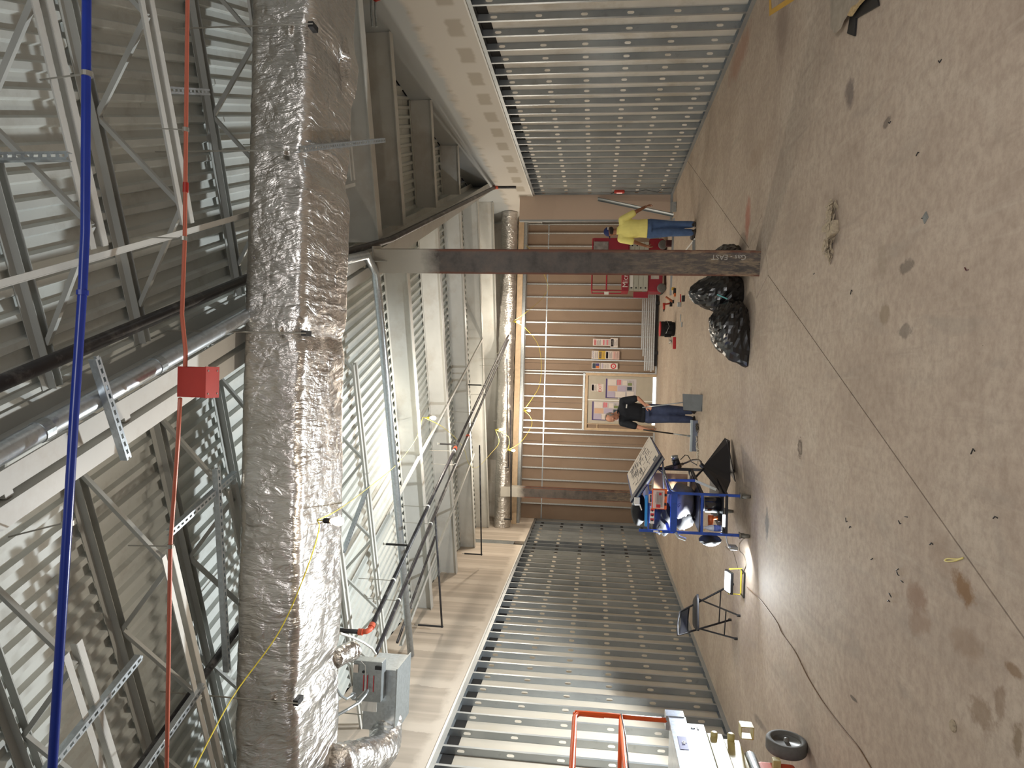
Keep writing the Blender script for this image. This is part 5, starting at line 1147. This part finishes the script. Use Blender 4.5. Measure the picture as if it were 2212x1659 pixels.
ex = thing('heat_lamp', 'red portable lamp hanging on the last right studs by its cord', 'lamp', tuple(at(1338,414,0,XR-.06))); O7 = Vector(ex.location)
MB().box((0,0,0), (.07,.12,.26)).build('housing', mRedBox, ex, bevel=.02); MB().box((-.037,0,0), (.005,.08,.14)).build('lens', M('pinkish_lens', (214,170,160), .3, var=0, emis=.6), ex); MB().tube([(0,0,.13), (-.05,0,.18), (-.05,0,.22)], .008, 7).build('hook', mBlack, ex)
MB().tube([Vector((0,0,-.13)), at(1375,414,0,XR-.03)-O7, at(1395,410,0,XR-.03)-O7, at(1420,415,0,XR-.03)-O7, at(1432,407,0,XR-.03)-O7, at(1450,406,0,XR-.03)-O7], .006, 7).build('cord', mBlack, ex, True)

# ------------------------------------------------------------------ black rubbish bags at the column
def sack(name, label, c, r, seed, peak=None):
    c = Vector(c); mb = MB(); mb.ell((0,0,0), (1,1,1), 44, 30); vs = []
    for v in mb.v:
        v = Vector(v); q = v*1.4+Vector((seed*2.3, seed, 1)); h = mn.noise(q)*.5 + abs(mn.noise(q*1.9))*.7 - abs(mn.noise(q*3.7))*.5 + mn.noise(q*7)*.12
        s_ = 1+.20*h; p = Vector((v.x*r[0]*s_, v.y*r[1]*s_, v.z*r[2]*s_))
        if peak:
            d = Vector(peak).normalized(); k = max(0, v.dot(d)); p += Vector(peak)*(k**6)
        if p.z < -r[2]*.72: p.z = -r[2]*.72
        vs.append(tuple(p))
    mb.v = vs; o = mb.build(name, mPlas, None, False); o.location = (c.x, c.y, r[2]*.72+.001); return tag(o, label, 'rubbish bag', 'rubbish bags behind the column')
sack('rubbish_bag', 'large shiny black rubbish bag lying left of the column', (.66, 8.95, 0), (.34,.30,.26), 2, (-.20,-.06,-.10))
sack('rubbish_bag', 'black rubbish bag standing directly behind the column', (1.13, 9.32, 0), (.27,.26,.33), 6, (0,0,.10))
sack('rubbish_bag', 'black rubbish bag peeping out at the right of the column', (1.55, 9.45, 0), (.24,.24,.22), 9)
o = MB().box((0,0,0), (.015,.004,.14), Matrix.Rotation(.4, 3, 'Y')).build('tape_tie', M('turquoise', (110,190,190), .5, var=0)); o.location = at(1560,641,1,8.97); tag(o, 'turquoise tie ribbon between the two rubbish bags', 'ribbon')

# ------------------------------------------------------------------ debris on the near floor
R8 = random.Random(11)
def heap(label, pts, n, ln, mat, seed, cat='debris', lift=.05, name='debris'):
    mb = MB(); rr = random.Random(seed); c = pts[0]
    for i in range(n):
        a, b = rr.choice(list(zip(pts[:-1], pts[1:]))) if len(pts) > 1 else (pts[0], pts[0]); p = Vector(a).lerp(Vector(b), rr.random())+Vector((rr.gauss(0,.03), rr.gauss(0,.03), 0)); an = rr.uniform(0, 6.28); l_ = ln*rr.uniform(.3,1)
        z = rr.uniform(.004, lift); R_ = Matrix.Rotation(an, 3, 'Z') @ Matrix.Rotation(rr.uniform(-.4,.4), 3, 'Y'); mb.box(Vector((p.x, p.y, z))-Vector(c), (l_, l_*rr.uniform(.1,.6), .006), R_)
    o = mb.build(name, mat, None); o.location = c; return tag(o, label, cat, kind='stuff')
mPlast = M('plaster_scrap', (166,152,130), .9, var=.2, scale=30, dirt=((84,76,66), 20, .7))
heap('heap of broken plaster scraps and shavings on the floor before the column', [F(1801,440,0), F(1803,470,0), F(1800,495,0), F(1797,520,0), F(1794,555,0)], 95, .10, mPlast, 3)
o = smallbox('plaster_block', 'broken beige plaster block amid the scraps before the column', 'debris', 1805, 496, (.10,.16,.05), mPlast, .2)
bd = thing('broken_board', 'broken piece of plasterboard lying on the floor at the right edge', 'board', tuple(F(1845,25,0))); O8 = Vector(bd.location)
edge = [F(1812,-60), F(1812,60), F(1820,72), F(1832,60), F(1838,45), F(1848,30), F(1856,15), F(1868,8), F(1882,-8), F(1890,-60)]
MB().poly([Vector((p.x,p.y,.05))-O8 for p in edge], .014, (.1,.05,1)).build('board_piece', M('board_grey', (150,140,126), .9, var=.15, scale=14), bd)
edge = [F(1846,32), F(1852,35), F(1868,12), F(1884,-5), F(1880,-20), F(1860,0)]
MB().poly([Vector((p.x,p.y,.035))-O8 for p in edge], .02).build('torn_core', M('torn_core', (176,152,110), .9, var=.3, scale=50), bd)
edge = [F(1834,72), F(1850,78), F(1853,40), F(1902,12), F(1896,-30), F(1850,-30), F(1838,50)]
MB().poly([Vector((p.x,p.y,.004))-O8 for p in edge], .012).build('dark_underlayer', mBlack, bd)
yt = thing('yellow_tape', 'corner of yellow floor tape stuck near the right studs', 'tape', tuple(F(1680,10,0))); O9 = Vector(yt.location)
tA = [F(1662,34), F(1668,20), F(1676,-20), F(1690,-60), F(1684,-60), F(1672,-30)]
MB().poly([Vector((p.x,p.y,.001))-O9 for p in (F(1662,35), F(1714,2), F(1735,-20), F(1715,-20), F(1700,-2), F(1667,20), F(1664,-40), F(1662,-40))], .0012).build('tape', M('tape_yellow', (204,160,64), .6, var=.05), yt)
cord('loop of yellow insulated wire lying on the near floor', [F(2083,1205), F(2070,1208), F(2050,1207), F(2043,1211), F(2052,1213), F(2068,1211), F(2082,1206)], .004, M('wire_yellow', (214,200,120), .5, var=0), 'wire_scrap')
SCR = ['dark red sliver at the far right edge of the near floor', 'black scrap beside the small grey foil scrap', 'black scrap on the dark smudge right of the plaster heap', 'black scrap between the foil scrap and the dark smudge', 'black scrap nearest the broken board', 'black scrap left of the long joint, the upper of a close pair', 'black scrap left of the long joint, the lower of a close pair', 'black scrap midway between the joint pair and the yellow wire loop', 'black scrap first in the row of crumbs before the yellow wire loop', 'black scrap second in the row of crumbs before the yellow wire loop', 'black scrap third in the row of crumbs before the yellow wire loop', 'black scrap nearest the brown stains, farther of two', 'black scrap nearest the brown stains, closer of two', 'black scrap alone right of the yellow wire loop', 'black scrap on the faint scratch line', 'black scrap just beyond the faint scratch line', 'black scrap nearest the plaster heap on its near side', 'black scrap nearest the column base joint', 'black scrap beside the long joint at the bottom of the floor', 'black scrap between long joint and yellow wire loop']
for i, (x, y) in enumerate(((2093,583),(1998,470),(1925,262),(1986,330),(2035,128),(1831,1126),(1839,1139),(1886,1206),(1942,1229),(1943,1243),(1952,1258),(1923,1300),(1926,1290),(2016,1176),(1947,1131),(1961,1117),(1842,629),(1760,590),(2107,975),(2156,1119))):
    p = F(x, y, 0); o = MB().tube([(0,0,.003), (.012*R8.uniform(-1,1), .022*R8.uniform(.5,1), .004), (.02*R8.uniform(-1,1), .035, .003)], .003, 6).build('scrap', mBlack if i else M('dark_red_scrap', (74,20,22), .6, var=0)); o.location = p
    tag(o, SCR[i], 'scrap', 'tiny scraps on the floor' if i else None)
o = MB().lathe([(.03,0),(.032,.004),(.024,.012)], (0,0,0), 14).build('plaster_crumb', mPlast); o.location = F(2060,1568,0); tag(o, 'flat round plaster crumb on the near floor', 'scrap')
o = smallbox('paper_scrap', 'small crumpled grey foil scrap on the near floor', 'scrap', 2000, 470, (.05,.05,.006), mGalv, .6)
heap('line of swept white plaster dust and crumbs before the broom', [F(1506,935,0), F(1507,960,0), F(1509,978,0), F(1508,1000,0)], 160, .04, M('dust_white', (214,208,196), .9, var=.1), 8, 'debris', .03)
heap('small swept pile of grey crumbs between broom and dustpan', [F(1509,918,0), F(1510,930,0)], 60, .05, M('dust_grey', (96,90,80), .9, var=.3, scale=60), 9, 'debris', .05)
# ------------------------------------------------------------------ people
mSkinA = M('skin_light', (206,150,124), .55, var=.05); mSkinB = M('skin_brown', (138,92,66), .55, var=.06)
mShirtY = M('yellow_shirt', (236,226,136), .85, var=.05, bump=.3, bscale=14); mShirtK = M('black_shirt', (30,34,42), .85, var=.1, bump=.3, bscale=14)
mJean = M('blue_jeans', (74,98,138), .9, var=.18, scale=10, bump=.3, bscale=16); mJeanD = M('dark_jeans', (66,76,106), .9, var=.2, scale=9, bump=.3, bscale=16)
mShoe = M('work_shoe', (44,38,36), .6, var=.2); mHairG = M('grey_hair', (150,140,132), .9, var=.15, scale=60, bump=.5, bscale=90); mCap = M('navy_cap', (30,44,96), .8, var=.08)
mEye = M('eye_dark', (30,22,20), .3, var=0); mLip = M('lip', (160,88,80), .5, var=0)
def loft(mb, rings, n=18):   # rings: (center, rx, ry) ellipses in planes perpendicular to the path, x axis kept horizontal (world dir ax)
    pts = [Vector(r[0]) for r in rings]; vs = []; m = len(rings)
    for i, (c, rx, ry, ax) in enumerate(rings):
        t = (pts[min(i+1,m-1)]-pts[max(i-1,0)]).normalized(); a = Vector(ax); a = (a-t*a.dot(t)).normalized(); b = t.cross(a)
        for k in range(n):
            th = 2*pi*k/n; vs.append(Vector(c)+a*(cos(th)*rx)+b*(sin(th)*ry))
    fs = [(i*n+k, i*n+(k+1)%n, (i+1)*n+(k+1)%n, (i+1)*n+k) for i in range(m-1) for k in range(n)]+[tuple(range(n-1,-1,-1)), tuple(range((m-1)*n, m*n))]
    mb.add(vs, fs)
def limb(mb, pts, rs, n=14):
    out = []; rr = []
    for i in range(len(pts)-1):
        for k in range(5):
            t = k/5; out.append(Vector(pts[i]).lerp(Vector(pts[i+1]), t)); rr.append(rs[i]+(rs[i+1]-rs[i])*t)
    out.append(Vector(pts[-1])); rr.append(rs[-1]); mb.tube(out, rr, n)
    for p, r in zip(pts, rs): mb.ell(p, (r*.99,)*3, 12, 8)
def remesh(o, vox, sm=4):
    m = o.modifiers.new('r', 'REMESH'); m.mode = 'VOXEL'; m.voxel_size = vox; m.use_smooth_shade = True
    s_ = o.modifiers.new('s', 'SMOOTH'); s_.factor = .5; s_.iterations = sm; return o
def hand(mb, w, d, palm_n, curl, s=1., thumb=1, bend=1.):
    # w wrist, d direction of hand, palm_n palm normal; four separate unequal fingers and a thumb
    w, d, pn = Vector(w), Vector(d).normalized(), Vector(palm_n).normalized(); sd = d.cross(pn).normalized()
    mb.box(w+d*.045*s, (1,1,1), Matrix(((sd*.080*s).to_tuple(), (d*.095*s).to_tuple(), (pn*.026*s).to_tuple())).transposed())
    mb.ell(w+d*.01*s, (.028*s,.028*s,.03*s), 10, 7)
    for i, (off, L_) in enumerate(((-.030,.068), (-.010,.078), (.010,.073), (.030,.058))):
        p = w+d*.088*s+sd*off*s*thumb; q = d.copy(); pts = [p-q*.02]; a = 0
        for f in (.42,.32,.26):
            a += curl*bend; q = (d*cos(a)+pn*sin(a)).normalized(); p = p+q*L_*f*s; pts.append(p)
        mb.tube(pts, [.0095*s,.0095*s,.0088*s,.0075*s], 8); mb.ell(pts[-1], (.0075*s,)*3, 8, 5)
    p = w+d*.025*s-sd*.036*s*thumb; q1 = (d*.75-sd*.55*thumb+pn*.35).normalized(); q2 = (d*.75+pn*.65-sd*.1*thumb).normalized(); a = p+q1*.045*s; b = a+q2*.032*s
    mb.tube([p, a, b], [.013*s,.0115*s,.0095*s], 8); mb.ell(b, (.0095*s,)*3, 8, 5)
def head_geo(mb, c, R, s=1., face=True):
    c = Vector(c); g = lambda p: c+R@(Vector(p)*s)
    mb.ell(g((0,-.005,.02)), (.076*s,.096*s,.105*s), 18, 12, R); mb.ell(g((0,.028,-.045)), (.056*s,.062*s,.066*s), 14, 10, R)   # skull, jaw
    mb.ell(g((0,.072,-.088)), (.024*s,.022*s,.020*s), 10, 7, R)                                                         # chin
    mb.tube([g((0,.090,.022)), g((0,.112,-.012)), g((0,.110,-.024))], [.009*s,.014*s,.012*s], 8)                         # nose
    mb.ell(g((0,.084,.038)), (.055*s,.014*s,.012*s), 12, 6, R)                                                          # brow
    mb.ell(g((0,.092,-.052)), (.026*s,.010*s,.010*s), 10, 6, R)                                                         # mouth
    for sx_ in (-1, 1): mb.ell(g((sx_*.078,-.005,-.005)), (.010*s,.020*s,.032*s), 8, 8, R)                              # ears
def person(label, loc, J_, shirt, pants, skin, head_R, hair=None, cap=None, facing=(0,1,0)):
    t = thing('person', label, 'person', loc)
    A = Vector(J_['shR'])-Vector(J_['shL']); ax = Vector((A.x, A.y, 0)).normalized(); hx = (Vector(J_['hipR'])-Vector(J_['hipL'])); hx = Vector((hx.x,hx.y,0)).normalized()
    pel, che, nck = [Vector(J_[k]) for k in ('pelvis','chest','neck')]; mid = pel.lerp(che, .45)
    # one continuous body
    mb = MB(); loft(mb, [(pel-Z3*.06, .12, .09, hx), (pel, .15, .10, hx), (mid, .13, .09, ax), (che, .155, .10, ax), (che.lerp(nck, .62), .14, .08, ax), (nck, .055, .055, ax), (nck+(Vector(J_['head'])-nck)*.6, .052, .056, ax)])
    head_geo(mb, J_['head'], head_R)
    for s_ in 'RL':
        limb(mb, [J_['sh'+s_], J_['el'+s_], J_['wr'+s_]], [.050,.040,.027]); limb(mb, [J_['hip'+s_], J_['kn'+s_], J_['an'+s_]], [.078,.055,.038])
        hd_ = J_['hand'+s_]; hand(mb, J_['wr'+s_], hd_[0], hd_[1], hd_[2], 1., hd_[3])
        a = Vector(J_['an'+s_]); tdir = Vector(J_['toe'+s_]); mb.ell(a+tdir*.07-Z3*(a.z-.045), (.040,.040,.035), 10, 7)
        mb.tube([a, a+tdir*.02-Z3*(a.z-.05), a+tdir*.13-Z3*(a.z-.035)], [.036,.038,.032], 10)
    remesh(mb.build('body', skin, t), .0065, 3)
    # shirt
    mb = MB(); loft(mb, [(pel+Z3*.0, .185, .135, hx), (pel+Z3*.08, .180, .135, hx), (mid, .172, .130, ax), (che, .192, .132, ax), (che.lerp(nck, .55), .185, .108, ax), (che.lerp(nck, .9), .09, .075, ax), (nck+Z3*.004, .066, .066, ax)])
    for s_ in 'RL':
        sh, el = Vector(J_['sh'+s_]), Vector(J_['el'+s_]); limb(mb, [sh, sh.lerp(el, .78)], [.076,.068]); limb(mb, [che.lerp(nck,.45), sh], [.09,.076])
    remesh(mb.build('shirt', shirt, t), .010, 5)
    mb = MB(); mb.tube([nck-Z3*.004, nck+Z3*.022], [.073,.068], 18); mb.build('collar', shirt, t, True)
    # trousers
    mb = MB(); loft(mb, [(pel-Z3*.08, .165, .125, hx), (pel+Z3*.0, .168, .122, hx), (pel+Z3*.06, .155, .112, hx)])
    for s_ in 'RL':
        a = Vector(J_['an'+s_]); k_ = Vector(J_['kn'+s_]); limb(mb, [J_['hip'+s_], k_, a+(k_-a)*.02-Z3*.02], [.105,.083,.068])
    remesh(mb.build('trousers', pants, t), .010, 4)
    mb = MB(); loft(mb, [(pel+Z3*.03, .172, .127, hx), (pel+Z3*.06, .168, .124, hx)]); mb.build('belt', mBlack, t, True)
    for s_ in 'RL':
        a = Vector(J_['an'+s_]); td = Vector(J_['toe'+s_]).normalized(); b = a-Z3*a.z; sdn = td.cross(Z3)
        mb = MB(); Rf = Matrix((sdn.to_tuple(), td.to_tuple(), (0,0,1))).transposed()
        mb.box(b+td*.07+Z3*.014, (.092,.285,.026), Rf); mb.ell(b+td*.15+Z3*.048, (.046,.075,.038), 12, 8, Rf); mb.ell(b+td*.0+Z3*.06, (.044,.075,.055), 12, 8, Rf); mb.tube([b+Z3*.05, b+Z3*.13], [.05,.046], 12); mb.ell(b+td*.08+Z3*.05, (.044,.09,.042), 12, 8, Rf)
        remesh(mb.build('shoe', mShoe, t), .009, 2)
    c = Vector(J_['head']); g = lambda p: c+head_R@Vector(p)
    for sx_ in (-1, 1): MB().ell(g((sx_*.030,.086,.012)), (.011,.006,.006), 10, 6, head_R).build('eye', mEye, t, True)
    MB().ell(g((0,.099,-.053)), (.022,.006,.005), 10, 6, head_R).build('lips', mLip, t, True)
    if hair:
        mb = MB(); mb.ell(g((0,-.020,.024)), (.086,.099,.105), 20, 14, head_R); vs = mb.v
        o = mb.build('hair', hair, t, True); 
        import bmesh
        b = bmesh.new(); b.from_mesh(o.data); Ri = head_R.inverted()
        dl_ = [v for v in b.verts if (lambda q: (q.y > .050 or q.z < -.05 or (q.y > -.02 and q.z > .075)))(Ri@(v.co-c))]
        bmesh.ops.delete(b, geom=dl_, context='VERTS'); b.to_mesh(o.data); b.free()
    if cap:
        mb = MB(); mb.ell(g((0,-.005,.045)), (.084,.104,.088), 20, 14, head_R); import bmesh
        o = mb.build('cap', cap, t, True); b = bmesh.new(); b.from_mesh(o.data); Ri = head_R.inverted()
        bmesh.ops.delete(b, geom=[v for v in b.verts if (Ri@(v.co-c)).z < .018], context='VERTS'); b.to_mesh(o.data); b.free()
        MB().poly([g(p) for p in ((-.07,.07,.03),(-.055,.16,.022),(0,.185,.022),(.055,.16,.022),(.07,.07,.03))], .006, head_R@Z3).build('cap_peak', cap, t)
        MB().box(g((0,-.110,.035)), (.06,.006,.022), head_R).build('cap_strap', mWhite, t)
        MB().ell(g((0,-.03,-.02)), (.079,.082,.055), 16, 10, head_R).build('hair', M('dark_hair', (44,38,34), .9, var=.1), t, True)
    return t
V = Vector
# man in yellow: seen from behind, walking off to the left of the room's depth
hR = Matrix.Rotation(radians(28), 3, 'Z') @ Matrix.Rotation(radians(-8), 3, 'X')
u = 1.0
man1 = dict(pelvis=(.00,.02,.93), chest=(-.01,.03,1.28), neck=(-.045,.05,1.50), head=(-.055,.09,1.645),
    shR=(.165,.0,1.42), shL=(-.205,.06,1.43), elR=(.315,-.03,1.16), wrR=(.43,.06,.98), elL=(-.275,.0,1.17), wrL=(-.33,.08,.95),
    hipR=(.085,.02,.88), hipL=(-.095,.04,.88), knR=(.075,.06,.50), knL=(-.085,-.02,.50), anR=(.08,.03,.10), anL=(-.08,.02,.10),
    toeR=(.3,.95,0), toeL=(-.45,.9,0), handR=((.45,.25,-.8),(-.7,.2,-.4),.42,1), handL=((-.25,.3,-.9),(.9,.2,-.2),.30,-1))
person('man in a yellow polo shirt, jeans and navy cap seen from behind', (2.93, 13.80, 0), man1, mShirtY, mJean, mSkinB, hR, cap=mCap)
# man in black: faces the camera, bends over the broom and the dustpan
hR2 = Matrix.Rotation(radians(-152+28), 3, 'Z')
hR2 = Matrix.Rotation(radians(150), 3, 'Z') @ Matrix.Rotation(radians(-38), 3, 'X') @ Matrix.Rotation(radians(0), 3, 'Y')
bx0, by0 = -.70, 13.15
man2 = dict(pelvis=(.03,.03,.92), chest=(.06,-.03,1.24), neck=(.015,-.12,1.42), head=(-.055,-.20,1.535),
    shR=(-.155,-.08,1.33), shL=(.245,-.03,1.33), elR=(-.22,-.13,1.05), wrR=(-.265,-.22,.86), elL=(.31,-.08,1.06), wrL=(.19,-.24,.93),
    hipR=(-.06,.02,.86), hipL=(.11,.04,.86), knR=(-.05,-.06,.48), knL=(.12,-.05,.48), anR=(-.06,-.02,.10), anL=(.10,-.00,.10),
    toeR=(-.45,-.85,0), toeL=(.25,-.95,0), handR=((-.12,-.15,-.95),(.95,-.1,-.1),.55,1), handL=((-.35,-.15,-.80),(-.25,-.9,.2),.55,-1))
person('grey haired man in a black polo shirt and jeans sweeping with a broom', (bx0, by0, 0), man2, mShirtK, mJeanD, mSkinA, hR2, hair=mHairG)
man = [o for o in COL.objects if o.name.startswith('person')][-1]
MB().box((.155,-.158,1.27), (.07,.004,.022), Matrix.Rotation(.08, 3, 'Y')).build('chest_logo', mWhite, man)
# broom in his right hand, pan in his left
O_ = Vector((bx0, by0, 0))
br_ = thing('push_broom', 'wide push broom held by the man in black, silver grey head on the floor', 'broom', tuple(F(1506,945,0))); Ob = Vector(br_.location)
hnd = O_+V((-.278,-.27,.80)); ft = Vector((Ob.x+.02, Ob.y, .11))
a = ft+(hnd-ft)*1.0; MB().tube([a+(hnd-ft).normalized()*.16-Ob, ft.lerp(hnd,.45)-Ob], .013, 10).build('handle', mBlack, br_, True); MB().tube([ft.lerp(hnd,.45)-Ob, ft-Ob], .012, 10).build('lower_handle', mGalv, br_, True)
p0, p1 = F(1508,908,0), F(1508,978,0); p0.y = p1.y = Ob.y; x0, x1 = p1.x-Ob.x, p0.x-Ob.x
MB().bb(x0, x1, -.03, .03, .085, .125).build('broom_block', M('broom_block', (176,190,200), .5, var=.05), br_, bevel=.004)
bm = MB(); R9 = random.Random(3)
for i in range(90):
    x = x0+.01+(x1-x0-.02)*i/89
    for y in (-.02, 0, .02): bm.box((x, y+R9.uniform(-.004,.004), .044), (.009,.012,.086))
tag(bm.build('bristles', M('bristles', (120,128,146), .8, var=.15), br_), kind='stuff')
MB().lathe([(.02,0),(.02,.05),(.014,.07)], (ft.x-Ob.x, 0, .11), 10).build('ferrule', mGalv, br_)
dp = thing('dustpan', 'grey upright lobby dustpan on a long silver handle held by the man', 'dustpan', tuple(F(1517,872,0))); Od = Vector(dp.location)
hl = O_+V((.165,-.29,.87)); q0, q1 = F(1517,853,0), F(1517,889,0); w0, w1 = q1.x-Od.x, q0.x-Od.x
mPanG = M('dustpan_grey', (112,118,122), .6, var=.12, scale=8)
MB().poly([(w0,-.02,.02),(w1,-.02,.0),(w1+.01,.05,.33),(w0+.015,.05,.31)], .006, (0,1,0)).build('front_face', mPanG, dp)
MB().poly([(w0+.015,.05,.31),(w1+.01,.05,.33),(w1,.15,.28),(w0+.02,.15,.28)], .006).build('hood', mPanG, dp)
for w_ in (w0, w1-.004): MB().poly([(w_,-.02,.0),(w_,.05,.32),(w_,.15,.28),(w_,.16,.01)], .006, (1,0,0)).build('side_wall', mBlack, dp)
MB().bb(w0, w1, -.02, .16, 0, .008).build('pan_floor', mPanG, dp)
MB().tube([Vector(((w0+w1)/2,.10,.31)), hl-Od, hl-Od+(hl-Od-Vector(((w0+w1)/2,.10,.31))).normalized()*.14], .010, 10).build('handle', mGalvB, dp, True)
